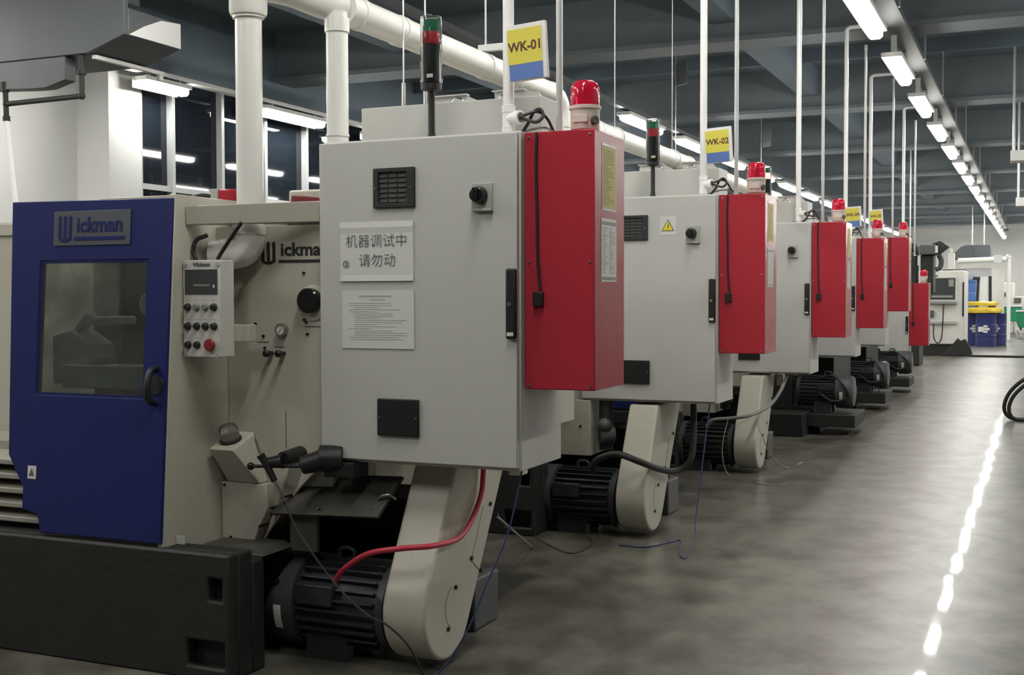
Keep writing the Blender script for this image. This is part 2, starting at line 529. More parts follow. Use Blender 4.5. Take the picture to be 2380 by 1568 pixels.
# ------------------------------------------------------------------ ceiling lights
def make_light(L, label, group, clip_top=None):
    t = thing('ceiling_light', (0, 0, 4.08), label, 'ceiling light', group)
    h = MB().box(-0.11, 0.11, -L / 2 - 0.04, L / 2 + 0.04, 4.165, 4.215)
    h.prism([(-0.11, 4.165), (0.11, 4.165), (0.06, 4.215), (-0.06, 4.215)], 'y', -L / 2 - 0.04, L / 2 + 0.04)
    h.build('housing', HOUS, t, smooth=False)
    prof = [(-0.075, 4.164), (-0.07, 4.11), (-0.045, 4.085), (0.045, 4.085), (0.07, 4.11), (0.075, 4.164)]
    MB().prism(prof, 'y', -L / 2, L / 2).build('tube_cover', LAMP, t)
    for s in (-1, 1):
        MB().box(-0.03, 0.03, s * L * 0.36 - 0.02, s * L * 0.36 + 0.02, 4.216, 4.25 if clip_top is None else clip_top).build('hanger_clip', GALV, t)
    return t
la = make_light(1.5, '', 'ceiling lights over the aisle', 4.449)
lb = make_light(1.75, '', 'ceiling lights over the machine row')
lc = make_light(1.5, '', 'ceiling lights along the window wall')
MB().box(-.135, -.125, -.79, .79, 4.085, 4.215).box(-.1249, -.11, -.79, .79, 4.205, 4.2149).build('added_light_shield', HOUS, lc, smooth=False)  # shield added to keep the lamps' light off the window side
def place(proto, first, x, y, lab):
    o = proto if first else dup(proto, (0, 0, 0), lab)
    o.location = (x, y, 4.08); o['label'] = lab
    return o
f = True
for k in range(-4, 17):
    yy = 11.954 + 2.944 * k
    lab = 'white ceiling light over the aisle, ' + (ORD[k] + ' one in view from the camera' if k >= 0 else ORD[-1 - k] + ' one behind the first that shows')
    place(la, f, -1.556, yy, lab); f = False
f = True
idx = 0
for k in range(-6, 14):
    if k in (-3, -2, -1): continue
    yy = 17.9 + 2.95 * k
    if k >= 0:
        lab = 'white ceiling light high above the red boxes, ' + ORD[k] + ' of its receding row'
    else:
        lab = 'white ceiling light above the machine row, ' + ORD[-1 - k] + ' before the duct elbow'
    place(lb, f, -5.65, yy, lab); f = False
f = True
for k in range(-4, 16):
    yy = 14.72 + 2.885 * k
    if k == 0: lab = 'white ceiling light by the windows between the two thick white pipes'
    elif k == -1: lab = 'white ceiling light beside the grey duct at the white column'
    elif k > 0: lab = 'white ceiling light along the windows, ' + ORD[k] + ' beyond the white pipes'
    else: lab = 'white ceiling light along the white wall, ' + ORD[-2 - k] + ' one before the white column'
    o = place(lc, f, -9.90, yy if k != -1 else 11.93, lab); f = False; o.location.z -= .06
    if k == -1: o.scale = (1, 0.52, 1)
ld = make_light(1.5, '', 'ceiling lights over the far side of the aisle')
f = True
for k in range(18):
    place(ld, f, 2.7, 5.8 + 2.944 * k, 'white ceiling light across the aisle outside the picture, ' + ORD[k] + ' of its row'); f = False
for x, nm in ((0.95, 'nearer'), (4.9, 'farther')):  # rows added out of view to brighten the far end wall
    for k in range(5):
        place(ld, False, x, 34.0 + 5.888 * k, 'unseen ceiling light added to brighten the far hall, ' + ORD[k] + ' of the ' + nm + ' row')
for x, y0_, y1_, lab in ((-5.65, 0, 60, 'long dark trunking above the receding lights over the machines'), (2.7, 4, 58, 'long dark trunking above the lights across the aisle')):
    tag(MB().box(x - .05, x + .05, y0_, y1_, 4.251, 4.31).build('light_trunking', DUCTG, smooth=False), lab, 'trunking')

# cable tray that runs beside the aisle lights
t = thing('cable_tray', (-1.5, -10, 4.45), 'long grey cable tray under the ceiling beside the aisle lights', 'cable tray')
MB().box(-1.62, -1.38, -10, 60, 4.45, 4.455).box(-1.625, -1.62, -10, 60, 4.45, 4.52).box(-1.38, -1.375, -10, 60, 4.45, 4.52).build('tray', DUCTG, t, smooth=False)
for k in range(22):
    MB().box(-1.37, -1.35, -8 + 3 * k, -7.97 + 3 * k, 4.455, 5.29).build('tray_bracket', GALV, t, smooth=False)

# ------------------------------------------------------------------ the lathes
def wordmark(t, name, x0, x1, z0, z1, y, m, label=None):
    """large first letter, small letters, a rule under them"""
    W, H = x1 - x0, z1 - z0
    b = MB()
    lw = W * 0.20
    # first letter: three heavy uprights joined in a curve below
    for k in range(3):
        xa = x0 + lw * k * 0.40
        b.prism([(xa, z0 + H * 0.16), (xa + lw * 0.20, z0 + H * 0.05), (xa + lw * 0.20, z1 - H * 0.06), (xa + lw * 0.10, z1), (xa - lw * 0.04, z1 - H * 0.10), (xa, z1 - H * 0.16)], 'y', y - 0.002, y)
    b.prism([(x0 + lw * 0.05, z0 + H * 0.10), (x0 + lw * 0.3, z0 - H * 0.02), (x0 + lw * 0.7, z0 - H * 0.02), (x0 + lw, z0 + H * 0.12), (x0 + lw, z0 + H * 0.24), (x0 + lw * 0.7, z0 + H * 0.12), (x0 + lw * 0.3, z0 + H * 0.12), (x0 + lw * 0.05, z0 + H * 0.22)], 'y', y - 0.0024, y - 0.0004)
    b.text('ickman', H * 0.80, (x0 + W * 0.62, y - 0.0012, z0 + H * 0.60), offset=H * 0.020, sx=(W * 0.74) / (H * 0.80 * 3.02))
    b.box(x0 + W * 0.25, x1, y - 0.002, y, z0 + H * 0.04, z0 + H * 0.17)
    return b.build(name, m, t, smooth=False, label=label)

def tilt(b, z_ref=.52, slope=.0707, y_ref=-.385):
    """lean a plate that was written at y = 0: its top goes back"""
    for v in b.bm.verts:
        v.co.y += y_ref + slope * (v.co.z - z_ref)
    return b

LATHE = thing('lathe', (-1.4, .6, 0), 'cream lathe nearest the camera with a blue hood door and dark cast base', 'lathe', 'lathes in the row', O0)

# cast base
b = MB()
b.plate(-3.3, -1.049, 0, .50, -.405, -.345, [(-1.255, -1.075, .05, .155), (-1.15, -1.085, .315, .405)])
b.box(-3.3, -1.049, -.345, -.25, 0.001, .498)
b.prism([(-1.049, -.25), (-1.049, -.17), (-1.36, -.12), (-1.36, .9), (-3.3, .9), (-3.3, -.25)], 'z', .001, .45)
base = b.build('base', CAST, LATHE, bevel=.012)
MB().box(-1.385, -1.345, -.30, -.296, .501, .535).build('paper_tag', PAPER, base, smooth=False, label='small white tag')
MB().box(-1.20, -.485, .62, .88, 0.001, .235).build('rear_base', CASTG, LATHE, bevel=.01)
MB().box(-1.30, -.62, .50, .88, .236, .60).build('motor_recess', CAST, LATHE, bevel=.01)
# body of the machine behind the cabinet
MB().box(-1.36, -.46, .48, 1.82, .835, 1.99).box(-1.36, -.90, .11, .479, .602, 1.80).build('body', CREAM, LATHE, bevel=.01)
# the work chamber under the hood
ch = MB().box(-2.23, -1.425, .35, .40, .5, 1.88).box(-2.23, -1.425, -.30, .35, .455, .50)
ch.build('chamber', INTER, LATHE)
sp = MB().box(-2.02, -1.60, -.26, -.12, 1.115, 1.215)
sp.prism([(-2.09, 1.13), (-1.98, 1.13), (-1.86, 1.24), (-1.87, 1.30), (-1.98, 1.36), (-2.09, 1.34)], 'y', -.24, -.1)
sp.prism([(-2.03, 1.33), (-2.00, 1.32), (-1.90, 1.42), (-1.92, 1.44)], 'y', -.22, -.16)
sp.cyl((-1.85, -.24, 1.40), (-1.85, .0, 1.40), .02).cyl((-1.60, -.2, 1.47), (-1.60, .0, 1.47), .05)
sp.build('tool_slide', INTB, LATHE, bevel=.006)
# side wall, roof and left flank of the hood
b = MB()
b.prism([(-.375, .455), (1.82, .455), (1.82, 1.918), (-.272, 1.918)], 'x', -1.422, -1.392)
b.build('side_wall', CREAM, LATHE, bevel=.004)
MB().box(-1.80, -1.423, -.262, .34, 1.885, 1.915).box(-2.24, -1.423, .341, 1.82, 1.885, 1.915).build('roof_panel', CREAM, LATHE, bevel=.004)  # roof left open over the chamber front to let lamp light in
b = MB()
b.box(-3.3, -2.262, .2, 1.82, .5, 1.868)
b.box(-3.3, -2.262, .19, .199, 1.80, 1.86)
b.build('left_body', CREAM, LATHE, bevel=.01)
b = MB()
for k in range(5):
    z = .515 + k * .062
    b.prism([(-.24, z), (-.30, z + .012), (-.30, z + .034), (-.24, z + .046), (-.1, z + .046), (-.1, z)], 'x', -3.3, -2.12 - (.09 if k > 2 else 0))
b.box(-3.3, -2.23, -.1, .19, .505, .85)
b.build('way_cover', RAIL, LATHE, bevel=.004)
# back panel with its seams
b = MB()
b.prism([(-1.39, .455), (-1.215, .455), (-1.19, .50), (-1.03, .70), (-.86, .855), (-.86, 1.80), (-1.39, 1.80)], 'y', .06, .075)
bp = b.build('back_panel', CREAM, LATHE, bevel=.002)
b = MB()
for x0, x1, z in ((-1.24, -1.18, 1.308), (-1.15, -1.10, 1.288), (-1.0, -.90, 1.375), (-1.36, -1.21, .575), (-1.30, -1.25, .53)):
    b.box(x0, x1, .0585, .06, z, z + .0035)
b.box(-1.098, -1.0955, .0585, .06, .86, 1.02)
b.build('panel_seam', CASTG, bp, smooth=False)
for x, z in ((-1.245, 1.387), (-1.205, 1.335), (-1.198, 1.285), (-.985, 1.345), (-1.0, 1.60), (-.985, 1.82), (-.99, 1.395), (-1.0, 1.405)):
    MB().cyl((x, .052, z), (x, .06, z), .006, seg=8).build('panel_screw', SCREW, bp)
MB().box(-1.39, -.86, .078, .10, 1.81, 1.88).build('panel_cap', CREAM, LATHE, bevel=.003)
wordmark(LATHE, 'panel_lettering', -1.212, -.864, 1.640, 1.735, .0595, CAST, 'dark raised maker lettering')
# dial cover, gauge and plugs
dc = MB().lathe([(.075, 0), (.075, .006), (.066, .012), (0, .012)], (-.955, .06, 1.475), (0, -1, 0)).build('dial_cover', CREAM, LATHE)
MB().lathe([(.052, 0), (.052, .03), (.046, .036), (0, .036)], (-.958, .047, 1.485), (0, -1, 0)).build('dial_knob', BLACKG, dc)
g = MB().lathe([(.026, 0), (.026, .026), (.021, .028), (.021, .022), (0, .022)], (-1.105, .06, 1.363), (0, -1, 0)).build('pressure_gauge', STEEL, LATHE)
MB().cyl((-1.105, .037, 1.363), (-1.105, .036, 1.363), .0205).build('gauge_face', PAPER, g)
MB().prism([(-1.116, 1.350), (-1.113, 1.348), (-1.098, 1.372)], 'y', .0345, .0355).build('needle', INK, g, smooth=False)
for x in (-1.163, -1.103):
    MB().cyl((x, .06, 1.263), (x, .01, 1.263), .009).lathe([(.013, .03), (.015, .036), (.015, .05), (.010, .056), (0, .057)], (x, .06, 1.263), (0, -1, 0), 14).build('plug_knob', BLACK, LATHE)
# front rail from the hood to the cabinet, and the black lead hanging from it
b = MB().hexa([(-1.390, -.215, 1.795), (-.888, .010, 1.807), (-.888, .05, 1.807), (-1.390, -.175, 1.795)],
              [(-1.390, -.215, 1.873), (-.888, .010, 1.893), (-.888, .05, 1.893), (-1.390, -.175, 1.873)])
b.build('front_rail', RAIL, LATHE, bevel=.004)
MB().prism([(-1.385, 1.794), (-1.385, 1.70), (-1.26, 1.78), (-1.255, 1.794)], 'y', -.02, -.012).build('rail_gusset', RAIL, LATHE, smooth=False)
# gear housing with its sight glass
b = MB().hexa([(-1.355, .0, .715), (-1.19, .0, .715), (-1.19, .058, .715), (-1.355, .058, .715)],
              [(-1.372, -.105, .865), (-1.248, -.105, .865), (-1.248, .058, .925), (-1.372, .058, .925)])
gh = b.build('gear_housing', CREAM, LATHE, bevel=.004)
MB().lathe([(.047, 0), (.047, .010), (.042, .012), (.0, .012)], (-1.316, -.026, .893), (0, -.34, .94)).build('glass_seat', BLACK, gh)
MB().lathe([(.041, .012), (.041, .058), (.035, .070), (.0, .074)], (-1.316, -.026, .893), (0, -.34, .94)).build('sight_glass', SIGHT, gh, label='clear domed sight glass')
MB().lathe([(.03, .013), (.03, .03), (.012, .034), (0, .034)], (-1.316, -.026, .893), (0, -.34, .94)).build('glass_core', STEEL, gh)
MB().prism([(-1.388, .46), (-1.225, .46), (-1.20, .52), (-1.15, .62), (-1.16, .713), (-1.388, .713)], 'y', .0, .058).build('lower_housing', CREAM, LATHE, bevel=.004)
for x, z in ((-1.37, .70), (-1.34, .478), (-1.19, .535), (-1.13, .615), (-1.07, .665)):
    MB().cyl((x, -.006, z), (x, .0585, z), .006, seg=8).build('housing_bolt', SCREW, LATHE)
MB().hexa([(-1.392, -.18, .452), (-1.05, -.18, .452), (-1.05, .05, .452), (-1.392, .05, .452)],
          [(-1.37, -.14, .475), (-1.08, -.14, .475), (-1.10, .05, .475), (-1.37, .05, .475)]).build('oil_tray', OILY, LATHE, bevel=.004)
# operating levers
lv = MB().cyl((-1.168, -.08, .80), (-.93, -.075, .813), .0075, seg=10)
lv.cyl((-1.025, .06, .842), (-1.025, -.07, .836), .034, .030)
lv.cyl((-1.10, -.09, .82), (-1.02, -.075, .828), .018, .03)
lv = lv.build('lever', BLACK, LATHE)
MB().sphere((-1.177, -.08, .80), .0165).build('ball_knob', BLACKG, lv)
MB().tube([(-1.108, -.11, .855), (-1.088, -.10, .82), (-1.052, -.09, .745)], .02, smooth=False, radii=(.018, .013)).build('lever_grip', BLACK, lv)
MB().cyl((-1.128, -.115, .92), (-1.108, -.11, .858), .0065, .008, seg=10).cyl((-1.131, -.115, .950), (-1.128, -.115, .92), .002, .003, seg=8).build('lever_rod', CHROME, lv, label='bright chrome rod')
MB().cyl((-1.052, -.09, .745), (-1.005, -.07, .655), .006, .0035, seg=8).build('lever_shank', STEEL, lv)
MB().cyl((-.94, -.06, .812), (-.86, -.03, .835), .036, .045).cyl((-.88, -.02, .84), (-.79, .02, .84), .055).box(-.86, -.72, -.02, .10, .765, .828).build('clutch_hub', BLACK, LATHE, bevel=.004)
# oily sloped chip tray
b = MB().hexa([(-1.135, -.02, .598), (-.615, -.02, .617), (-.615, .0, .605), (-1.135, .0, .585)],
              [(-1.00, .17, .745), (-.60, .17, .757), (-.60, .19, .747), (-1.00, .19, .735)])
ct = b.build('chip_tray', OILY, LATHE, bevel=.003)
for q in ((-.95, .90), (-.86, .90), (-.75, .88), (-.90, .12), (-.66, .2), (-.68, .55)):
    x = q[0]; y = -.02 + .19 * q[1]; z = .607 + .145 * q[1]
    MB().cyl((x, y - .008, z + .006), (x, y + .004, z), .0065, seg=8).build('tray_screw', SCREW, ct)
MB().box(-1.06, -.93, .03, .05, .44, .59).build('tray_leg', OILY, LATHE)
MB().tube([(-.66, .06, .665), (-.63, .05, .69), (-.60, .06, .695), (-.58, .08, .675)], .006).build('drain_spout', STEEL, LATHE)
# upper tank
tk = MB().box(-.981, -.113, .50, .745, 1.992, 2.342).build('upper_tank', CABW, LATHE, bevel=.004)
b = MB().prism([(-.715, 2.343), (-.49, 2.343), (-.43, 2.345), (-.54, 2.395), (-.71, 2.402)], 'y', .68, .69)
b.prism([(-.40, 2.343), (-.16, 2.343), (-.20, 2.39), (-.27, 2.402), (-.41, 2.405)], 'y', .68, .69)
b.box(-.72, -.54, .665, .70, 2.398, 2.404).box(-.415, -.26, .665, .70, 2.402, 2.408)
b.build('tank_flange', CABW, tk, smooth=False)
for x in (-.56, -.33):
    MB().tube([(x - .03, .62, 2.343), (x - .022, .62, 2.366), (x, .62, 2.376), (x + .022, .62, 2.366), (x + .03, .62, 2.343)], .006).build('lifting_eye', CHROME, tk)
for x, zt in ((-.82, 2.46), (-.71, 2.43)):
    q = MB().cyl((x, .60, 2.343), (x, .60, 5.29), .0035, seg=8)
    q.cyl((x, .60, 2.36), (x, .60, zt), .009, seg=8)
    q.build('tank_hanger', STEEL, LATHE)
# hood door
b = MB()
outline = [(-2.03, .515), (-1.396, .515), (-1.396, 1.90), (-2.255, 1.912), (-2.222, .83), (-2.16, .735), (-2.135, .70), (-2.135, .605), (-2.05, .59)]
wx0, wx1, wz0, wz1 = -2.085, -1.505, 1.09, 1.655
hole = [(wx0, wz0), (wx1, wz0), (wx1, wz1), (wx0, wz1)]
eds = []
for loop in (outline, hole):
    vs = [b.bm.verts.new((x, 0, z)) for x, z in loop]
    eds += [b.bm.edges.new((vs[i], vs[(i + 1) % len(vs)])) for i in range(len(vs))]
bmesh.ops.triangle_fill(b.bm, use_beauty=True, edges=eds)
ex = bmesh.ops.extrude_face_region(b.bm, geom=list(b.bm.faces))
bmesh.ops.translate(b.bm, vec=(0, .028, 0), verts=[g for g in ex['geom'] if isinstance(g, bmesh.types.BMVert)])
dr = tilt(b).build('hood_door', BLUE, LATHE, bevel=.003)
b = MB().plate(wx0 + .001, wx1 - .001, wz0 + .001, wz1 - .001, .004, .026, [(wx0 + .010, wx1 - .010, wz0 + .010, wz1 - .010)])
tilt(b).build('window_seal', BLUE, dr)
b = MB().box(wx0 + .010, wx1 - .010, .006, .012, wz0 + .010, wz1 - .010)
tilt(b).build('window_pane', OILGLASS, dr, smooth=False)
b = MB().box(-2.012, -1.602, -.004, -.0005, 1.718, 1.862)
tilt(b).build('name_plate', mat('plate_grey', (0.075, 0.078, 0.092), 0.45), dr, bevel=.001)
wm = wordmark(dr, 'plate_lettering', -1.985, -1.628, 1.735, 1.845, -.0042, BLUE, 'dark blue maker lettering')
for v in wm.data.vertices:
    z = v.co.z + OFF[dr.name].z
    v.co.y += -.385 + .0707 * (z - .52)
b = MB()
b.tube([(-1.445, 0, 1.215), (-1.445, -.04, 1.20), (-1.443, -.055, 1.145), (-1.445, -.04, 1.09), (-1.445, 0, 1.075)], .013)
b.lathe([(.04, 0), (.038, .004), (0, .005)], (-1.445, -.0005, 1.145), (0, -1, 0))
tilt(b).build('door_handle', BLACK, dr)
b = MB().box(-2.108, -2.062, -.003, -.0005, .735, .79)
st = tilt(b).build('door_sticker', PAPER, dr, smooth=False)
b = MB().prism([(-2.085, .78), (-2.070, .748), (-2.100, .748)], 'y', -.0042, -.0032)
tilt(b).build('sticker_symbol', INK, dr, smooth=False)
# control pendant hung from the rail
pd = MB().box(-1.386, -1.203, -.24, -.145, 1.257, 1.650)
def pp(u, v, out=0.0):
    """a point on the pendant's front: u across from its left edge, v up, out towards the operator"""
    return Vector((-1.386 + u, -.24 - out, v))
pend = pd.build('control_pendant', PEND, LATHE, bevel=.004)
def pquad(u0, u1, v0, v1, o0, o1):
    return MB().hexa([pp(u0, v0, o0), pp(u1, v0, o0), pp(u1, v0, o1), pp(u0, v0, o1)], [pp(u0, v1, o0), pp(u1, v1, o0), pp(u1, v1, o1), pp(u0, v1, o1)])
pquad(.012, .172, 1.512, 1.612, .0, .003).build('display', SCREEN, pend, smooth=False)
pquad(.055, .135, 1.545, 1.553, .003, .0035).build('display_digits', BTNG, pend, smooth=False)
pquad(.152, .160, 1.538, 1.550, .003, .0035).build('display_lamp', PAPER, pend, smooth=False)
q = MB().text('Wickman', .022, (0, 0, 0), offset=.0006)
q.xform(Matrix.Translation(pp(.095, 1.632, .002)))
q.build('pendant_lettering', INK, pend, smooth=False)
for v, us in ((1.46, (.022, .066, .109, .151)), (1.383, (.022, .066, .109, .151)), (1.307, (.022, .066))):
    for i, u in enumerate(us):
        nrm = (pp(0, 0, 1) - pp(0, 0, 0))
        k = MB().lathe([(.0155, 0), (.0155, .005), (.0125, .007), (.0125, .015), (.010, .017), (0, .017)], pp(u + .004, v), nrm, 16)
        k.build('push_button', BTNG if (v > 1.4 and i in (1, 2)) else BTN, pend)
        pquad(u - .010, u + .010, v + .026, v + .031, .0, .0004).build('button_caption', INKL, pend, smooth=False)
nrm = (pp(0, 0, 1) - pp(0, 0, 0))
MB().lathe([(.016, 0), (.016, .010), (.024, .012), (.026, .018), (.022, .026), (0, .028)], pp(.142, 1.308), nrm, 20).build('emergency_stop', ESTOP, pend, label='red mushroom button')
for u, v in ((.014, 1.632), (.176, 1.632), (.016, 1.268), (.170, 1.266)):
    MB().lathe([(.011, 0), (.010, .004), (0, .005)], pp(u, v), nrm, 12).build('corner_screw', SWGREY, pend)
MB().box(-1.24, -1.135, -.144, -.09, 1.318, 1.388).build('pendant_bracket', CREAM, LATHE, bevel=.003)
MB().tube([(-1.13, -.19, 1.80), (-1.17, -.19, 1.755), (-1.235, -.19, 1.675), (-1.25, -.19, 1.651)], .008).build('pendant_lead', BLACK, LATHE)
MB().tube([(-1.365, -.18, 1.651), (-1.38, -.18, 1.69), (-1.37, -.17, 1.735), (-1.33, -.15, 1.755)], .009).build('pendant_lead', BLACK, LATHE)

# belt guard: a leaning rounded cover, its flat face to the aisle
def guard_profile():
    c = Vector((0, .24)); r = .21
    pts = []
    ax = Vector((.33, .57)).normalized()
    # front edge top, round the bottom, rear edge top
    pts.append((.075, .812))
    a0 = math.atan2(-ax.x, ax.y)      # normal direction to the front
    n_front = Vector((-ax.y, ax.x)); a_s = math.atan2(n_front.y, n_front.x)
    for i in range(25):
        a = a_s + PI * i / 24
        pts.append((c.x + r * math.cos(a), c.y + r * math.sin(a)))
    pts.append((.60, .812))
    return pts
gp = guard_profile()
bg = MB().prism(gp, 'x', -.562, -.37).build('belt_guard', CREAM, LATHE, bevel=.014, seg=3)
for y, z in ((.40, .60), (.47, .54), (.21, .40), (.30, .33), (.06, .31), (-.01, .155)):
    MB().cyl((-.372, y, z), (-.362, y, z), .009, seg=10).build('guard_bolt', SCREW, bg)
b = MB()
for i in range(12):
    a0, a1 = PI * .62 + PI * .70 * i / 12, PI * .62 + PI * .70 * (i + 1) / 12
    c = Vector((.06, .235)); r = .09
    p = [(c.x + rr * math.cos(a), c.y + rr * math.sin(a)) for a, rr in ((a0, r), (a1, r), (a1, r + .003), (a0, r + .003))]
    b.prism(p, 'x', -.3705, -.3692)
b.prism([(.205, .392), (.30, .322), (.302, .326), (.208, .396)], 'x', -.3705, -.3692)
b.prism([(.215, .40), (.33, .60), (.333, .60), (.218, .398)], 'x', -.3705, -.3692)
b.build('guard_seam', CASTG, bg, smooth=False)
MB().box(-.36, -.30, .58, .66, .70, .80).build('guard_hinge', CREAM, LATHE, bevel=.003)

def make_motor(parent, x0, x1, y, z, r, m, fan_left=True, foot_z=.0):
    s = 1 if fan_left else -1
    xa, xb = (x0, x1) if fan_left else (x1, x0)
    L = x1 - x0
    mo = MB()
    mo.lathe([(r * .80, 0), (r * .86, .01), (r * .86, L * .90), (r * .97, L * .91), (r * .97, L * .96), (r * .5, L * .98), (.03, L * .985), (.03, L * .999), (0, L * .999)], (xa + s * L * .0, y, z), (s, 0, 0), 36)
    body = mo.build('motor', m, parent)
    fz = MB()
    for k in range(26):
        a = 2 * PI * k / 26
        if abs(math.sin(a)) > .93 and math.cos(a) < .5 and math.sin(a) < 0: continue
        ca, sa = math.cos(a), math.sin(a)
        t = .004
        p = []
        for rr, tt in ((r * .84, -t), (r * 1.0, -t), (r * 1.0, t), (r * .84, t)):
            p.append((y + rr * ca - tt * sa, z + rr * sa + tt * ca))
        fz.prism(p, 'x', *sorted((xa + s * L * .31, xa + s * L * .89)))
    fz.build('cooling_fins', m, body)
    fc = MB().lathe([(0, -.012), (r * .55, -.010), (r * .90, .0), (r * 1.0, .03), (r * 1.03, .06), (r * 1.03, L * .29), (r * .9, L * .295)], (xa, y, z), (s, 0, 0), 36)
    fc.build('fan_cover', FANC, body)
    MB().box(min(xa + s * L * .32, xa + s * L * .60), max(xa + s * L * .32, xa + s * L * .60), y - r * 1.02, y - r * .6, z + r * .1, z + r * .55).build('terminal_box', m, body, bevel=.006)
    tg = MB()
    a0 = R(200)
    for i in range(5):
        A, B = R(178 + i * 6), R(178 + (i + 1) * 6)
        rr = r * 1.042
        p = [(y + q * math.cos(a), z + q * math.sin(a)) for q, a in ((rr, A), (rr, B), (rr + .002, B), (rr + .002, A))]
        x_a = xa + s * L * .16
        tg.prism(p, 'x', min(x_a, x_a + s * .035), max(x_a, x_a + s * .035))
    tg.build('rating_tag', PAPER, body, smooth=False, label='small white tag')
    MB().cyl((xa + s * L * .16, y - r * .9, z + r * .52), (xa + s * L * .16, y - r * .95, z + r * .54), .014, seg=10).build('cover_screw', SCREW, body)
    MB().tube([(xa + s * L * .5, y - .02, z + r * .96), (xa + s * L * .5, y - .02, z + r * 1.15), (xa + s * L * .5 + .035, y - .02, z + r * 1.22), (xa + s * L * .5 + .07, y - .02, z + r * 1.15), (xa + s * L * .5 + .07, y - .02, z + r * .96)], .009).build('lifting_eye', m, body)
    for ya, yb in ((-.75, -.45), (.45, .75)):
        MB().box(min(xa + s * L * .36, xa + s * L * .66), max(xa + s * L * .36, xa + s * L * .66), y + r * ya, y + r * yb, foot_z + .001, z - r * .55).build('motor_foot', m, body)
    return body
make_motor(LATHE, -1.20, -.566, .02, .215, .19, MOTOR)

# the second and third lathe repeat the first; guard and motor stand a little nearer the front
GUARD_Y = [.135, -.07, -.20]
lathes = [LATHE]
LAB2 = ['', 'cream lathe second in the row, a thick black hose across its belt guard',
        'cream lathe third in the row, its belt guard crossed by a grey hose']
for i in (1, 2):
    l = dup(LATHE, delta(i), LAB2[i], skip=('tank_hanger', 'chip_tray', 'tray_leg', 'drain_spout', 'clutch_hub', 'oil_tray'))
    lathes.append(l)
    OFF[l.name] = OFF[LATHE.name]
    a = MB().box(-1.20, -.825, -.01, .058, .47, .828).box(-.86, -.825, .059, .30, .47, .828).build('apron_panel', CREAM, l, bevel=.003)
    for x in (-1.06, -.89):
        MB().cyl((x, -.016, .66), (x, -.01, .66), .008, seg=8).build('apron_screw', SCREW, a)
    MB().cyl((-.78, .05, .60), (-.70, .10, .60), .06).cyl((-.76, .12, .50), (-.76, .12, .82), .045).sphere((-.74, .03, .67), .045).build('casting_bracket', CASTG, l)
for i, l in enumerate(lathes):
    for nme in ('belt_guard', 'motor', 'guard_hinge'):
        c = child(l, nme)
        c.location.y += GUARD_Y[i]
mo2 = child(lathes[1], 'motor')
MB().hexa([(-1.17, -.035, .388), (-1.12, -.035, .388), (-1.12, .005, .404), (-1.17, .005, .404)], [(-1.17, -.036, .390), (-1.12, -.036, .390), (-1.12, .004, .406), (-1.17, .004, .406)]).build('warning_tag', PAPER, mo2, smooth=False, label='small white warning tag')
# fourth to sixth: base reaches further and the motor sits high on a ledge, no guard
LAB3 = ['cream lathe fourth in the row with a dark round motor on a black ledge',
        'cream lathe fifth in the row with its dark motor next to the aisle floor',
        'cream lathe last in the row, its dark motor nearest the white turning centre']
MX = [(-.62, .0), (-.52, .05), (-.60, .06)]
for i in (3, 4, 5):
    l = dup(LATHE, delta(i), LAB3[i - 3], skip=('tank_hanger', 'belt_guard', 'motor', 'guard_hinge', 'rear_base', 'motor_recess'))
    OFF[l.name] = OFF[LATHE.name]
    MB().box(-1.045, -.45, -.62, 1.8, .001, .245).box(-1.045, -.66, -.10, 1.8, .2451, .80).box(-.659, -.30, .48, 1.8, .2451, .80).build('long_base', CAST, l, bevel=.01)
    ym = -.05
    MB().box(-.449, .05, -.36, .45, .09, .225).box(-.42, -.34, -.2, .3, .001, .0899).build('motor_ledge', CAST, l, bevel=.008)
    mo = make_motor(l, MX[i - 3][0], MX[i - 3][1], ym, .455, .175, MOTOR, fan_left=False, foot_z=.226)
    MB().tube([(MX[i - 3][0] + .28, ym - .10, .60), (MX[i - 3][0] + .42, ym - .16, .63), (MX[i - 3][1] - .06, ym - .20, .50), (MX[i - 3][1] - .05, ym - .18, .40), (MX[i - 3][1] - .20, ym - .19, .36), (MX[i - 3][1] - .34, ym - .19, .44)], .012).build('motor_lead', RUBB, l)
    lathes.append(l)

# ------------------------------------------------------------------ electrical cabinets
CAB = thing('electrical_cabinet', (-.44, .22, .829), 'light grey electrical cabinet nearest the camera with two paper notices on its door', 'electrical cabinet', 'electrical cabinets along the row', O0)
MB().box(-.880, 0, .0225, .442, .829, 2.129).build('carcass', CABW, CAB, bevel=.004)
cd = MB().box(-.885, -.007, 0, .020, .842, 2.122).build('door', CABW, CAB, bevel=.004)
# upper louvred grille
def vent_frame(x0, x1, z0, z1):
    return MB().plate(x0, x1, z0, z1, -.012, -.0005, [(x0 + .024, x1 - .036, z0 + .018, z1 - .018)])
vx0, vx1, vz0, vz1 = -.627, -.439, 1.852, 2.010
vf = vent_frame(vx0, vx1, vz0, vz1).build('upper_vent', VENT, CAB, bevel=.003)
b = MB().box(vx0 + .024, vx1 - .036, -.003, -.0008, vz0 + .018, vz1 - .018)
for k in range(6):
    for j in range(3):
        xa = vx0 + .028 + j * .042; za = vz0 + .022 + k * .0198
        b.prism([(-.0085, za), (-.003, za + .014), (-.0025, za + .014), (-.004, za)], 'x', xa, xa + .036)
b.build('louvre_grille', VENTL, vf, smooth=False)
for x in (vx0 + .010, vx1 - .018):
    MB().cyl((x, -.014, 1.93), (x, -.012, 1.93), .004, seg=8).build('vent_screw', STEEL, vf)
lv2 = MB().box(-.612, -.426, -.016, -.0005, .946, 1.094).build('lower_vent', BLACK, CAB, bevel=.004)
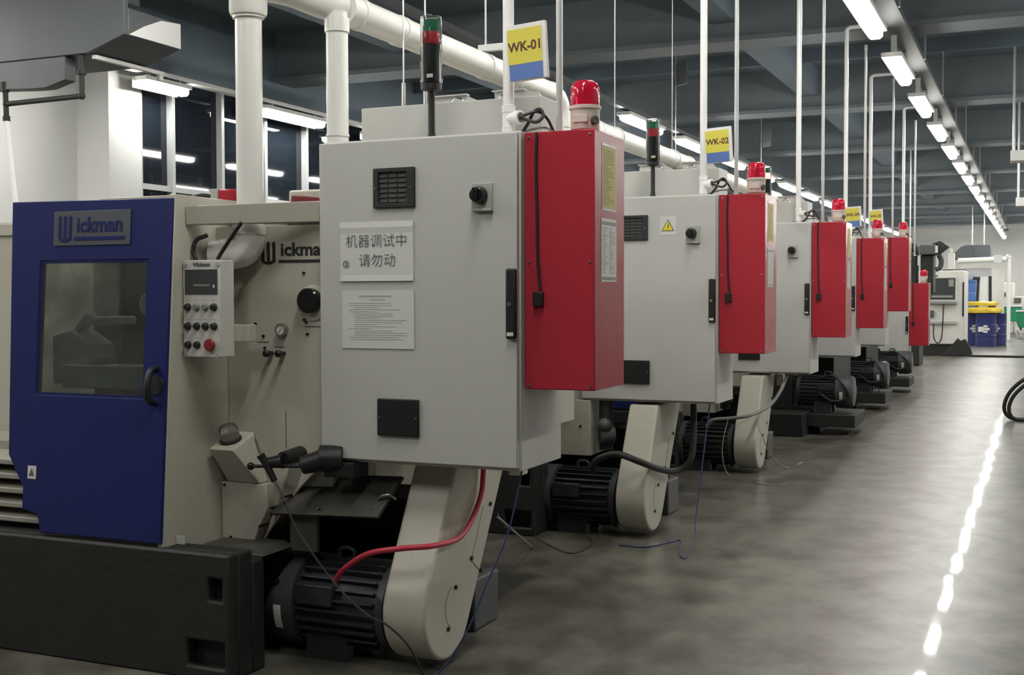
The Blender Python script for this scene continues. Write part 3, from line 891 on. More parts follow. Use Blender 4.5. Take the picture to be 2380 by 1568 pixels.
for x in (-.602, -.436):
    MB().cyl((x, -.018, 1.02), (x, -.016, 1.02), .004, seg=8).build('vent_screw', STEEL, lv2)
# rotary main switch
sw = MB().box(-.193, -.106, -.008, -.0005, 1.838, 1.934).box(-.188, -.104, -.022, -.0005, 1.826, 1.837).build('main_switch', SWGREY, CAB, bevel=.002)
MB().lathe([(.034, .008), (.034, .020), (.030, .034), (.028, .048), (0, .050)], (-.157, 0, 1.888), (0, -1, 0), 24).box(-.168, -.146, -.062, -.045, 1.862, 1.914).build('switch_knob', BLACKG, sw, bevel=.003)
# long black handle
hd = MB().box(-.047, -.004, -.022, -.0005, 1.338, 1.606).build('door_handle', BLACK, cd, bevel=.008, seg=3)
MB().box(-.040, -.013, -.0235, -.0221, 1.350, 1.364).build('handle_label', PAPER, cd, smooth=False, label='small white label')
MB().lathe([(.009, 0), (.009, .003), (.005, .003), (.005, .001), (0, .001)], (-.029, -.0222, 1.471), (0, -1, 0), 16).build('key_lock', STEEL, cd)
CAB_LAB = ['', 'light grey electrical cabinet with a yellow lightning triangle on its door',
           'light grey electrical cabinet third in the row, beside the third red box',
           'light grey electrical cabinet fourth in the row, beside the fourth red box',
           'light grey electrical cabinet fifth in the row, reaching up higher than the others',
           'light grey electrical cabinet last in the row, hung low behind the short red box']
CAB_DZ = [0, 0, 0, 0, 0, -.43]
cabs = [CAB]
for i in range(1, 6):
    c = dup(CAB, delta(i) + Vector((0, 0, CAB_DZ[i])), CAB_LAB[i])
    if i == 4: c.scale = (1, 1, 1.113)
    cabs.append(c)
d2 = child(cabs[1], 'door')
wsq = MB().box(-.361, -.259, -.0015, -.0005, 1.882, 1.998).build('warning_sticker', PAPER, d2, smooth=False, label='white square sticker with a yellow warning triangle')
for nm, m, s, yy in (('triangle_border', INK, 1.0, -.0022), ('triangle_fill', WARN, .80, -.0029)):
    cx, cz = -.310, 1.932
    q = [(cx - .042 * s, cz - .026 * s), (cx + .042 * s, cz - .026 * s), (cx, cz + .047 * s)]
    o = MB().prism(q, 'y', yy, yy + .0006).build(nm, m, d2, smooth=False)
q = [(-.306, 1.955), (-.316, 1.930), (-.309, 1.931), (-.315, 1.912), (-.301, 1.936), (-.308, 1.936), (-.300, 1.954)]
MB().prism(q, 'y', -.0036, -.0030).build('lightning_bolt', INK, d2, smooth=False)

# paper notices on the nearest cabinet
nt1 = thing('paper_notice', (-.617, -.002, 1.563), 'white paper notice with two lines of large Chinese characters taped on the cabinet door', 'notice', None, O0)
b = MB()
nx_, nz_ = 14, 10
V = [[b.bm.verts.new((-.785 + .335 * i / nx_, -.0035 - .004 * math.exp(-((k - 9.3) / .5) ** 2) - (.003 if k == 0 else 0), 1.563 + .238 * k / nz_)) for k in range(nz_ + 1)] for i in range(nx_ + 1)]
for i in range(nx_):
    for k in range(nz_):
        b.bm.faces.new((V[i][k], V[i + 1][k], V[i + 1][k + 1], V[i][k + 1]))
sheet = b.build('sheet', PAPER, nt1)
for pl in sheet.data.polygons: pl.use_smooth = False
so = sheet.modifiers.new('thickness', 'SOLIDIFY'); so.thickness = .0008
MB().text('机器调试中', .057, (-.617, -.0054, 1.720), offset=-.0009).build('first_line', INK, nt1, smooth=False)
MB().text('请勿动', .057, (-.613, -.0054, 1.643), offset=-.0009).build('second_line', INK, nt1, smooth=False)
MB().text('②', .034, (-.757, -.0054, 1.630)).build('circled_number', INK, nt1, smooth=False)
nt2 = thing('paper_notice', (-.613, -.002, 1.29), 'white paper notice with many small grey printed lines, taped below the other sheet', 'notice', None, O0)
MB().box(-.778, -.448, -.004, -.003, 1.293, 1.526).build('sheet', PAPER, nt2, smooth=False)
b = MB()
random.seed(3)
b.box(-.69, -.55, -.0048, -.0041, 1.500, 1.506).box(-.65, -.58, -.0048, -.0041, 1.488, 1.491)
b.prism([(-.700, 1.500), (-.692, 1.500), (-.696, 1.508)], 'y', -.0048, -.0041)
z = 1.474
while z > 1.325:
    x0 = -.745 if random.random() < .5 else -.72
    b.box(x0, x0 + random.uniform(.10, .26), -.0048, -.0041, z, z + .0016)
    z -= .0085
b.build('printed_text', INKL, nt2, smooth=False)

# ------------------------------------------------------------------ red boxes
RED = thing('red_box', (.145, .23, 1.1446), 'nearest tall red steel box, a yellow and a white label on its side', 'red cabinet', 'red boxes beside the cabinets', O0)
MB().box(.003, .286, .054, .405, 1.1446, 2.1243).build('case', REDP, RED, bevel=.004)
for x, z in ((.02, 2.105), (.268, 2.105), (.02, 1.63), (.268, 1.63), (.02, 1.16), (.268, 1.16)):
    MB().lathe([(.006, 0), (.005, .003), (0, .004)], (x, .054, z), (0, -1, 0), 10).build('cover_screw', STEEL, RED)
yl = MB().box(.2863, .2872, .137, .30, 1.828, 2.082).build('upper_label', LABW, RED, smooth=False)
MB().box(.2873, .2878, .144, .293, 1.836, 2.074).build('label_panel', LABY, yl, smooth=False)
b = MB()
random.seed(5)
for k in range(22):
    z = 2.055 - k * .0098
    b.box(.2879, .2882, .152, .152 + random.uniform(.05, .125), z, z + .004)
b.build('label_lines', LABT, yl, smooth=False)
wl2 = MB().box(.2863, .2872, .127, .304, 1.556, 1.798).build('lower_label', LABW, RED, smooth=False, label='white printed label')
b = MB().box(.2873, .2877, .133, .298, 1.772, 1.786).box(.2873, .2877, .133, .298, 1.562, 1.574)
for k in range(24):
    z = 1.760 - k * .0075
    b.box(.2873, .2877, .138, .138 + random.uniform(.03, .07), z, z + .003)
    b.box(.2873, .2877, .220, .220 + random.uniform(.02, .07), z, z + .003)
b.build('label_lines', LABG, wl2, smooth=False)
sk = MB().box(.041, .082, .036, .0535, 1.463, 1.517).build('socket', BLACK, RED, bevel=.003)
MB().tube([(.055, .046, 2.122), (.052, .047, 2.0), (.056, .047, 1.8), (.058, .047, 1.65), (.069, .046, 1.518)], .006, seg=8).build('lead', RUBB, RED)
RED_LAB = ['', 'tall red steel box second in the row, beside the warning triangle cabinet',
           'tall red steel box third in the row, in front of the fourth cabinet',
           'tall red steel box fourth in the row, under the two small far signs',
           'tall red steel box fifth in the row, mounted higher than its neighbours',
           'short-looking red steel box at the row end, hung low before the white turning centre']
RED_DZ = [0, 0, 0, 0, .145, -.43]
for i in range(1, 6):
    dup(RED, delta(i) + Vector((0, 0, RED_DZ[i])), RED_LAB[i])

# ------------------------------------------------------------------ beacons on the red boxes
BCN = thing('beacon', (.195, .2, 2.125), 'red rotating beacon on top of the nearest red box', 'warning beacon', 'red beacons on the red boxes', O0)
MB().lathe([(.040, 0), (.040, .012), (.054, .016), (.056, .022), (.057, .092), (.062, .094), (.062, .106), (.057, .108), (0, .108)], (.195, .2, 2.125), seg=32).build('beacon_base', BEACB, BCN)
MB().lathe([(.055, .108), (.056, .112), (.056, .168), (.052, .186), (.044, .198), (.030, .205), (0, .207)], (.195, .2, 2.125), seg=32).build('dome', BEACR, BCN)
MB().lathe([(.018, .110), (.018, .14), (.036, .150), (.036, .175), (.02, .185), (0, .185)], (.195, .2, 2.125), seg=20).build('reflector', BEACIN, BCN)
MB().box(.165, .225, .1405, .1465, 2.165, 2.193).build('base_label', BEACB, BCN, bevel=.001)
MB().lathe([(.017, 0), (.017, .010), (.012, .012), (0, .008)], (.243, .168, 2.172), (.85, -.5, 0), 18).build('horn', CASTG, BCN)
BCN_LAB = ['', 'red beacon on the second red box', 'red beacon on the third red box, beside a yellow sign', 'red beacon on the fourth red box',
           'red beacon on the fifth red box, the highest mounted one far down the row', 'small red beacon on the low red box at the row end']
for i in range(1, 6):
    dup(BCN, delta(i) + Vector((0.004, 0, RED_DZ[i])), BCN_LAB[i])

# ------------------------------------------------------------------ stack lights on the cabinets
STK = thing('stack_light', (-.472, .2, 2.1295), 'black stack light with green and red segments in a clear tube on the nearest cabinet', 'stack light', 'stack lights on the cabinets', O0)
MB().lathe([(.022, 0), (.022, .006), (.0185, .02), (.0145, .045), (.0145, .205), (.03, .212), (.0, .212)], (-.472, .2, 2.1295), seg=20).build('stem', BLACK, STK)
MB().lathe([(.043, .213), (.043, .235), (.034, .236), (.034, .395), (0, .395)], (-.472, .2, 2.1295), seg=28).build('black_segments', BLACK, STK)
MB().lathe([(.034, .396), (.036, .400), (.036, .442), (.034, .446), (0, .446)], (-.472, .2, 2.1295), seg=28).build('red_segment', STR, STK, label='red segment')
MB().lathe([(.034, .447), (.034, .492), (0, .492)], (-.472, .2, 2.1295), seg=28).build('green_segment', STG, STK, label='green segment')
MB().lathe([(.0425, .236), (.0445, .24), (.0445, .50), (.042, .508), (.030, .511), (.030, .509), (.041, .506), (.0425, .499), (.0425, .24)], (-.472, .2, 2.1295), seg=28).build('clear_tube', CLEAR, STK, label='clear plastic tube')
MB().box(-.470, -.442, .1548, .1556, 2.385, 2.40).build('tube_label', SWGREY, STK, smooth=False)
dup(STK, delta(1) + Vector((.002, 0, 0)), 'black stack light with green and red segments on the second cabinet')
s3 = dup(STK, delta(2) + Vector((.050, 0, 0)), 'stack light with its red segment lit, behind the second red beacon', skip=('red_segment',))
rs = child(STK, 'red_segment').copy(); rs.data = rs.data.copy(); COL.objects.link(rs); rs.parent = s3
rs.data.materials[0] = STRON; rs['label'] = 'glowing red segment'

# ------------------------------------------------------------------ cable poles and conduits
POLE = thing('cable_pole', (-.15, .25, 2.1295), 'white plastic cable pole rising from the nearest cabinet past the first yellow sign', 'cable pole', 'white cable poles', O0)
b = MB().cyl((-.15, .25, 2.130), (-.15, .25, 4.40), .0225, seg=20)
b.tube([(-.15, .25, 4.38), (-.15, .25, 4.43), (-.12, .25, 4.455), (-.07, .25, 4.46), (.20, .25, 4.46)], .0225, seg=14)
b.build('pole', PVCP, POLE)
b = MB().lathe([(.0235, 0), (.0275, .002), (.0275, .03), (.025, .032), (.025, .085), (.0275, .087), (.0275, .115), (.0235, .117)], (-.15, .25, 2.150), seg=20)
b.lathe([(.024, .0), (.024, .042), (.028, .044), (.028, .066), (.02, .067), (.02, .05), (0, .05)], (-.15, .25, 2.212), (.94, -.34, 0), 18)
b.build('tee_fitting', PVCP, POLE)
MB().tube([(-.09, .228, 2.212), (-.06, .222, 2.20), (-.02, .23, 2.19), (.0, .25, 2.215), (-.02, .27, 2.245), (-.05, .27, 2.235), (-.07, .26, 2.19), (-.11, .27, 2.145)], .007, seg=8).build('cable', RUBB, POLE)
MB().tube([(-.09, .230, 2.216), (-.03, .26, 2.235), (.0, .29, 2.21), (.02, .31, 2.16), (.03, .32, 2.13)], .006, seg=8).build('cable', BLACK, POLE)
MB().tube([(-.32, .28, 2.136), (-.22, .26, 2.142), (-.13, .275, 2.150), (-.08, .30, 2.17), (-.01, .30, 2.175), (.03, .31, 2.15), (.06, .32, 2.13)], .005, seg=8).build('cable', HOSEG, POLE)
POLE_LAB = ['', 'white plastic cable pole beside the second yellow sign', 'white plastic cable pole third in the row, without any sign',
            'white plastic cable pole fourth in the row, next to the third sign', 'white plastic cable pole fifth in the row, at the farthest sign',
            'white plastic cable pole farthest down the row, behind the fifth red box']
PDX = [0, 0, 0, 0, -.085, .03]
PZS = [1, 1, 1, 1, 1, 1]
for i in range(1, 6):
    q = dup(POLE, delta(i) + Vector((PDX[i], 0, .147 if i == 4 else 0)), POLE_LAB[i])
    if i == 4: q.scale = (1, 1, .937)
CON = thing('conduit', (.05, .3, 2.125), 'thin galvanised conduit rising behind the nearest red box', 'conduit', 'galvanised conduits', O0)
MB().cyl((.05, .3, 2.126), (.05, .3, 4.26), .0135, seg=14).build('tube', GALV, CON)
MB().cyl((.05, .3, 2.126), (.05, .3, 2.15), .019, seg=14).cyl((.05, .3, 4.20), (.05, .3, 4.26), .018, seg=14).build('end_nut', GALV, CON)
CON_LAB = ['', 'thin galvanised conduit behind the second red box', 'thin galvanised conduit behind the third red box', 'thin galvanised conduit beside the third sign, behind the fourth red box',
           'thin galvanised conduit behind the fifth red box', 'thin galvanised conduit over the low red box at the row end']
for i in range(1, 6):
    dup(CON, delta(i) + Vector((0, 0, max(RED_DZ[i], 0))), CON_LAB[i])

# ------------------------------------------------------------------ machine number signs
def make_sign(i, dx, z0, txt, label):
    t = thing('machine_sign', (-.05, .215, z0), label, 'sign', 'yellow and blue machine signs', org(i) + Vector((dx, 0, 0)))
    M = Matrix.Translation((-.127, .215, z0)) @ Matrix.Rotation(R(-3.0), 4, 'Y') @ Matrix.Rotation(R(-4), 4, 'Z')
    MB().box(0, .170, -.010, .010, 0, .222).xform(M).build('board', SIGNW, t, bevel=.002)
    MB().box(.002, .153, -.0125, -.0102, .066, .204).xform(M).build('yellow_field', SIGNY, t, smooth=False)
    MB().box(.006, .153, -.0125, -.0102, .004, .0655).xform(M).build('blue_field', SIGNB, t, smooth=False)
    MB().text(txt, .052, (.080, -.0132, .132), offset=.0010, sx=.95).xform(M).build('lettering', SIGNT, t, smooth=False)
    return t
make_sign(0, 0, 2.348, 'WK-01', 'yellow and blue sign reading WK-01 on the nearest white pole')
make_sign(1, .008, 2.335, 'WK-02', 'yellow and blue sign reading WK-02 on the second white pole')
make_sign(3, -.01, 2.255, 'WK-04', 'small far yellow and blue sign reading WK-04 beside the third beacon')
make_sign(4, -.10, 2.43, 'WK-05', 'farthest yellow and blue sign reading WK-05 above the fourth beacon')

# ------------------------------------------------------------------ white exhaust ducts
def elbow_pts(p, d0, d1, r, n=7):
    """quarter bend from direction d0 to d1 starting at p"""
    p, d0, d1 = Vector(p), Vector(d0), Vector(d1)
    return [p + d0 * (r * math.sin(a)) + d1 * (r * (1 - math.cos(a))) for a in [PI / 2 * k / n for k in range(n + 1)]]
def ring(b, p, d, r, w=.02):
    p, d = Vector(p), Vector(d).normalized()
    b.cyl(p - d * w / 2, p + d * w / 2, r, seg=24)
def make_duct(i, z, y0, y1, label, hang=(), zend=2.345):
    t = thing('exhaust_duct', (-.95, .25, 2.13), label, 'exhaust duct', 'white exhaust ducts above the machines', org(i))
    r = .068
    pts = [(-.95, y0, z), (-.95, y0 + .5, z)] + [(-.95, y0 + (y1 - y0) * k / 6, z) for k in range(2, 7)]
    pts += elbow_pts((-.95, y1, z), (0, 1, 0), (0, 0, -1), .15)[1:]
    pts += [(-.95, y1 + .15, zend + .02)]
    MB().tube(pts, r, seg=24, smooth=False).build('main_pipe', PVC, t)
    for yy in (y0 + .12, y0 + .5, y0 + 1.45, y1 - .55, y1 - .02):
        b = MB(); ring(b, (-.95, yy, z), (0, 1, 0), r + .004, .05); b.build('coupling', PVC, t)
    b = MB(); ring(b, (-.95, y1 + .15, z - .17), (0, 0, 1), r + .004, .04); b.build('coupling', PVC, t)
    # riser on the cabinet
    MB().cyl((-.95, .25, 1.802), (-.95, .25, z - .03), .047, seg=24).build('riser', PVC, t)
    b = MB(); ring(b, (-.95, .25, z - .085), (0, 0, 1), .053, .06); b.build('riser_collar', PVC, t)
    b = MB(); ring(b, (-.95, .25, 2.19), (0, 0, 1), .050, .012); b.build('riser_collar', PVC, t)
    for yy in hang:
        q = MB().cyl((-.95, yy, z + .07), (-.95, yy, 5.29), .0035, seg=8)
        q.tube([(-.95 + .075 * math.cos(2 * PI * k / 16), yy, z + .075 * math.sin(2 * PI * k / 16)) for k in range(16)], .004, seg=6, closed=True, sub=1)
        q.build('pipe_hanger', GALV, t)
    return t
D1 = make_duct(0, 2.742, .30, 2.72, 'thick white exhaust duct nearest the camera, bent down behind the first red box')
# the near end of the first duct goes over to a second drop that ends in the machine
pA = [(-1.225, .0, 2.66), (-1.225, .0, 2.76), (-1.20, .02, 2.80), (-1.10, .12, 2.79), (-1.0, .22, 2.75), (-.95, .30, 2.742)]
MB().tube(pA, .066, seg=24, sub=6).build('branch_pipe', PVC, D1)
MB().cyl((-1.225, 0, 1.79), (-1.225, 0, 2.70), .0555, seg=28).build('drop_pipe', PVC, D1)
b = MB().lathe([(.057, 0), (.074, .004), (.079, .02), (.079, .17), (.082, .175), (.082, .20), (.0, .20)], (-1.225, 0, 2.668), seg=28)
b.build('drop_coupling', PVC, D1)
el = [(-1.225, .0, 1.80), (-1.225, .0, 1.755), (-1.232, -.003, 1.715), (-1.255, -.01, 1.69), (-1.29, -.022, 1.680), (-1.33, -.03, 1.678), (-1.388, -.05, 1.676)]
MB().tube(el, .062, seg=24, sub=5).build('drop_elbow', PVC, D1)
b = MB()
ring(b, (-1.225, 0, 1.775), (0, 0, 1), .066, .028); b.build('elbow_collar', PVC, D1)
b = MB(); ring(b, (-1.335, -.031, 1.678), (-1, -.3, 0), .066, .02); b.build('elbow_collar', PVC, D1)
D2 = make_duct(1, 2.625, .35, 2.78, 'thick white exhaust duct in the middle, behind the second stack light', hang=(.85, 2.3))
D3 = make_duct(2, 2.60, .35, 3.30, 'white exhaust duct farthest back, its bend showing beside the second red beacon')
# clamp bar between duct and pole
t = thing('pipe_strut', (-.9, 1.72, 2.83), 'short white strut clamped between the nearest duct and its pole', 'strut', None, O0)
MB().box(-.97, -.76, 1.70, 1.73, 2.815, 2.85).build('bar', PVCP, t, bevel=.003)
MB().cyl((-.93, 1.715, 2.85), (-.93, 1.715, 5.29), .005, seg=8).build('rod', GALV, t)

# ------------------------------------------------------------------ hoses and cords
def cord(name, pts, r, m, label, cat, i=0, group=None, seg=10):
    b = MB().tube(pts, r, seg=seg)
    o = b.build(name, m)
    o.location = org(i)
    return tag(o, label, cat, group)

cord('red_hose', [(-.793, -.05, .346), (-.724, -.09, .413), (-.587, -.13, .494), (-.423, -.14, .531), (-.335, -.07, .534), (-.335, .153, .522), (-.345, .295, .568), (-.345, .392, .661), (-.345, .415, .749), (-.345, .42, .815)], .0115, HOSER,
     'red hose curving round the nearest cream belt guard', 'hose')
cord('black_hose', [(-.736, -.22, .40), (-.70, -.26, .47), (-.62, -.30, .515), (-.523, -.32, .533), (-.386, -.33, .495), (-.330, -.101, .423), (-.29, .146, .384), (-.216, .20, .451), (-.21, .25, .606), (-.224, .3, .80)], .021, RUBB,
     'thick black hose slung across the second belt guard', 'hose', 1)
cord('grey_hose', [(-.791, -.40, .394), (-.75, -.42, .44), (-.699, -.44, .46), (-.548, -.465, .479), (-.403, -.47, .509), (-.32, -.121, .562), (-.25, -.028, .669), (-.209, .1, .81)], .015, HOSEG,
     'grey hose passing across the third belt guard', 'hose', 2)
cord('thin_cable', [(-.029, .1, .826), (-.07, .05, .58), (-.14, .0, .382), (-.20, -.03, .22), (-.28, -.06, .08), (-.34, -.10, .0045), (-.30, -.25, .0045)], .0035, CORDB,
     'thin blue cord hanging from under the nearest cabinet to the floor', 'cord', 0, None, 6)
cord('thin_cable', [(-.065, .1, .826), (-.087, .0, .45), (-.098, -.1, .143), (-.059, -.30, .01), (-.014, -.656, .0045), (-.09, -.512, .0045), (-.173, -.182, .0045), (-.215, -.242, .0045), (-.314, -.449, .0045), (-.476, -.45, .0045)], .004, CORDB,
     'thin dark blue cord looping on the floor under the second cabinet', 'cord', 1, None, 6)
cord('thin_cable', [(-1.028, -.06, .659), (-.853, -.2, .556), (-.687, -.22, .388), (-.513, -.28, .302), (-.409, -.3, .274), (-.33, -.28, .20), (-.30, -.22, .08), (-.32, -.16, .0045), (-.28, -.26, .0045)], .0045, RUBB,
     'thin black cord sagging in front of the nearest motor and belt guard', 'cord', 0, None, 6)
cord('white_rod', [(-.456, .8, .493), (-.943, 2.38, .006)], .006, CORDG, 'thin pale rod slanting down to the floor between the first two lathes', 'rod', 0, None, 8)
cord('thin_cable', [(-.335, -.46, .50), (-.34, -.47, .42), (-.30, -.48, .333), (-.26, -.30, .15), (-.20, .1, .0045), (-.15, .5, .0045)], .004, CORDG,
     'thin grey cord from the grey hose down to the open floor', 'cord', 2, None, 6)
cord('thin_cable', [(-.593, -.47, .463), (-.629, -.48, .299), (-.633, -.49, .155), (-.574, -.50, .0045), (-.273, -.85, .0045), (-.102, -.90, .0045), (-.042, -.75, .0045)], .004, CORDG,
     'thin grey cord trailing on the floor in front of the third motor', 'cord', 2, None, 6)
cord('thin_cable', [(-1.14, -.30, .0045), (-.847, -.638, .0045), (-.655, -.78, .0045), (-.634, -.506, .0045), (-.736, -.30, .0045)], .0045, RUBB,
     'thin dark cord lying in a curve on the floor before the second motor', 'cord', 1, None, 6)
t = cord('cable_ring', [(-.144, -.36, .25), (-.13, -.36, .215), (-.084, -.36, .202), (-.04, -.36, .22), (-.025, -.36, .26), (-.05, -.36, .30), (-.09, -.36, .31)], .006, RUBB,
     'small black cable ring sticking out at the ledge of the fifth lathe', 'cable', 4, None, 8)
o = MB().tube([(.289, 15.6, .62), (-.076, 15.6, .547), (-.301, 15.6, .371), (-.385, 15.6, .161), (-.307, 15.6, .03), (-.05, 15.6, .022), (.289, 15.6, .022)], .022).tube([(.289, 15.5, .56), (-.05, 15.5, .50), (-.26, 15.5, .33), (-.33, 15.5, .15), (-.26, 15.5, .03), (.0, 15.5, .022), (.289, 15.5, .022)], .022).build('black_cable', RUBB)
tag(o, 'thick black cable looping up from the aisle floor', 'cable')
# the vertical end of that cable rests on a low box beside the aisle
t = thing('aisle_box', (.6, 15.6, 0), 'dark box at the aisle edge that the black cable comes from', 'box')
MB().box(.3, 1.0, 15.2, 16.0, 0.001, .75).build('case', CASTG, t, bevel=.01)

# small things lying on the nearest machine
t = thing('switch_box', (-1.47, .16, 1.9155), 'small grey and red switch box with a black lead on top of the cream machine', 'switch box', None, O0)
MB().box(-1.53, -1.49, .13, .19, 1.9165, 1.975).build('grey_block', SWGREY, t, bevel=.003)
MB().box(-1.488, -1.40, .13, .19, 1.9165, 1.972).build('red_block', REDP, t, bevel=.008)
MB().tube([(-1.53, .16, 1.94), (-1.60, .15, 1.95), (-1.66, .14, 1.935), (-1.73, .15, 1.93)], .011).build('lead', BLACK, t)
t = thing('tool_case', (-1.09, .3, 1.8005), 'low dark red case lying behind the front rail of the nearest lathe', 'case', None, O0)
MB().prism([(-1.19, 1.802), (-1.01, 1.802), (-1.02, 1.925), (-1.17, 1.945)], 'y', .22, .40).build('case', mat('case_red', (.16, .02, .025), .45), t, bevel=.006)
MB().box(-1.185, -1.015, .218, .2195, 1.802, 1.85).build('latch', BLACK, t, smooth=False)

# ------------------------------------------------------------------ big grey duct and pipes high at the window side
t = thing('air_duct', (-7.5, 7.9, 3.43), 'big grey sheet metal air duct hanging near the white wall', 'air duct')
MB().prism([(-8.9, 3.44), (-6.947, 3.438), (-6.575, 3.557), (-6.575, 3.77), (-6.75, 3.80), (-7.0, 3.95), (-7.0, 5.29), (-8.9, 5.29)], 'y', 7.52, 8.144).build('duct_body', DUCTG, t, bevel=.006)
MB().prism([(-8.9, 3.44), (-6.947, 3.438), (-6.575, 3.557), (-6.575, 5.29), (-8.9, 5.29)], 'y', 7.47, 7.519).build('front_flange', DUCTG, t, bevel=.006)
MB().prism([(-7.193, 3.437), (-7.193, 3.25), (-7.40, 3.20), (-7.55, 3.20), (-8.9, 3.27), (-8.9, 3.437)], 'y', 7.48, 7.60).build('duct_transition', DUCTG, t, bevel=.004)
MB().prism([(7.521, 3.562), (8.140, 3.562), (8.140, 3.766), (7.90, 3.745), (7.70, 3.66)], 'x', -6.5745, -6.570).build('lit_face_panel', HOUS, t, smooth=False)  # white plate paints in the light on the duct's aisle face
MB().box(-6.96, -6.92, 7.53, 8.35, 3.405, 3.435).box(-6.96, -6.93, 8.30, 8.35, 3.36, 3.404).build('support_angle', HOUS, t, smooth=False)
t = thing('drain_pipe', (-7.85, 7.5, 1.87), 'dark iron pipe frame with a pale lower leg under the grey duct', 'pipe')
b = MB().cyl((-7.85, 7.5, 2.98), (-7.86, 7.5, 3.26), .022).cyl((-7.04, 7.5, 3.11), (-7.04, 7.5, 3.434), .022)
b.tube([(-7.85, 7.5, 3.10), (-7.04, 7.5, 3.11)], .022, smooth=False)
b.cyl((-7.86, 7.5, 3.2), (-7.86, 7.5, 3.28), .034).cyl((-7.04, 7.5, 3.28), (-7.04, 7.5, 3.32), .036).sphere((-7.04, 7.5, 3.11), .028).sphere((-7.85, 7.5, 3.10), .028).cyl((-7.85, 7.5, 2.96), (-7.85, 7.5, 3.0), .03)
b.build('iron_pipe', CAST, t)
MB().cyl((-7.85, 7.5, 2.959), (-7.77, 7.5, 2.32), .022).cyl((-7.77, 7.5, 2.32), (-7.70, 7.5, 0.001), .024).build('pale_leg', PVCP, t, label='pale plastic lower leg')
tag(MB().box(-9.97, -9.83, 9.0, 60, 4.192, 4.25).build('light_trunking', HOUS, bevel=.01), 'white trunking that carries the lights along the windows', 'trunking')

# placards on long cords
for (x, y, z, lab) in ((-5.14, 18.0, 4.88, 'grey placard hanging on a wire high above the second stack light'), (-5.0, 23.5, 4.55, 'small grey placard hanging on a wire above the second red beacon')):
    t = thing('hanging_placard', (x, y, z - .2), lab, 'placard', 'placards on wires')
    MB().box(x - .02, x + .26, y - .01, y + .01, z - .17, z + .17).xform(Matrix.Translation((x, y, z)) @ Matrix.Rotation(R(-35), 4, 'Z') @ Matrix.Translation((-x, -y, -z))).build('board', DUCTG, t)
    MB().cyl((x, y - .02, 3.55), (x, y - .02, 5.29), .006, seg=6).build('wire', GALV, t)
for (y, z, lab) in ((20.0, 3.63, 'white box hanging under the ceiling at the aisle edge, nearer one'), (24.5, 3.25, 'white box hanging under the ceiling at the aisle edge, farther one')):
    t = thing('hanging_box', (-.3, y, z - .1), lab, 'fixture', 'white boxes hanging at the aisle')
    MB().box(-.44, .2, y - .2, y + .2, z - .10, z + .06).build('housing', HOUS, t, bevel=.01)
    MB().cyl((-.40, y, z + .061), (-.40, y, 5.29), .02, seg=8).cyl((.15, y, z + .061), (.15, y, 5.29), .02, seg=8).build('hanger', GALV, t)

# ------------------------------------------------------------------ the far end of the hall
t = thing('turning_centre', (-2.6, 32.6, 0), 'tall white turning centre with a dark window at the row end', 'turning centre')
MB().box(-3.9, -1.73, 31.9, 33.6, .281, 2.12).build('body', CNCW, t, bevel=.02)
MB().box(-3.9, -1.80, 31.95, 33.5, .001, .28).build('plinth', CAST, t, bevel=.01)
wn_ = MB().plate(-2.56, -1.90, 1.36, 1.96, 31.86, 31.899, [(-2.53, -1.94, 1.39, 1.93)]).build('window_frame', PEND, t)
MB().box(-2.53, -1.94, 31.88, 31.89, 1.39, 1.93).build('window_pane', SCREEN, wn_, smooth=False)
MB().box(-2.10, -1.98, 31.876, 31.879, 1.72, 1.90).box(-2.50, -2.0, 31.876, 31.879, 1.45, 1.50).build('pane_labels', LABG, wn_, smooth=False)
MB().box(-1.775, -1.735, 31.84, 31.899, .98, 1.83).build('door_handle', BLACK, t, bevel=.01)
MB().box(-2.48, -2.36, 31.88, 31.899, 1.965, 2.01).build('name_strip', CASTG, t, smooth=False)
MB().box(-2.56, -1.90, 31.75, 31.899, 1.29, 1.33).build('shelf', STEEL, t)
MB().box(-2.56, -1.90, 31.82, 31.899, .79, .85).build('rail', SWGREY, t)
MB().box(-2.54, -2.44, 31.78, 31.899, .95, 1.13).build('handset', CASTG, t, bevel=.02)
MB().tube([(-2.44, 31.80, .80), (-2.43, 31.80, .45), (-2.34, 31.80, .31), (-2.25, 31.80, .45), (-2.22, 31.80, .9), (-2.21, 31.82, 1.28)], .014).build('hose', RUBB, t)
MB().box(-2.50, -2.28, 32.0, 32.4, 2.121, 2.25).box(-2.13, -1.98, 32.0, 32.3, 2.121, 2.55).box(-2.09, -2.03, 32.0, 32.1, 2.551, 2.66).build('top_box', CNCW, t, bevel=.01)
MB().box(-2.26, -1.74, 32.0, 32.9, 2.121, 2.15).build('top_plate', CASTG, t)
o = MB().prism([(-2.30, .001), (-1.50, .001), (-1.58, .24), (-1.69, .43), (-1.80, .38), (-1.86, .45), (-1.98, .30), (-2.12, .12)], 'y', 31.68, 31.80).build('rag_heap', CAST, bevel=.02)
tag(o, 'heap of dark rags in front of the white turning centre', 'rags')
t = thing('press', (-2.4, 27.5, 0), 'dark press with grey motor head rising behind the last red box', 'press')
MB().box(-3.05, -2.36, 27.0, 28.0, .001, 1.55).build('frame', CAST, t, bevel=.02)
MB().box(-2.70, -2.44, 27.1, 27.7, 1.551, 2.62).box(-2.36, -2.10, 27.15, 27.8, 1.551, 2.36).build('column', CAST, t, bevel=.02)
MB().box(-2.38, -2.04, 27.0, 27.8, 2.365, 2.58).build('motor_head', CASTG, t, bevel=.02)
MB().prism([(-2.14, 2.59), (-1.96, 2.66), (-1.80, 2.54), (-2.0, 2.37), (-2.03, 2.37), (-2.03, 2.59)], 'y', 27.1, 27.6).build('belt_cover', CAST, t, bevel=.01)
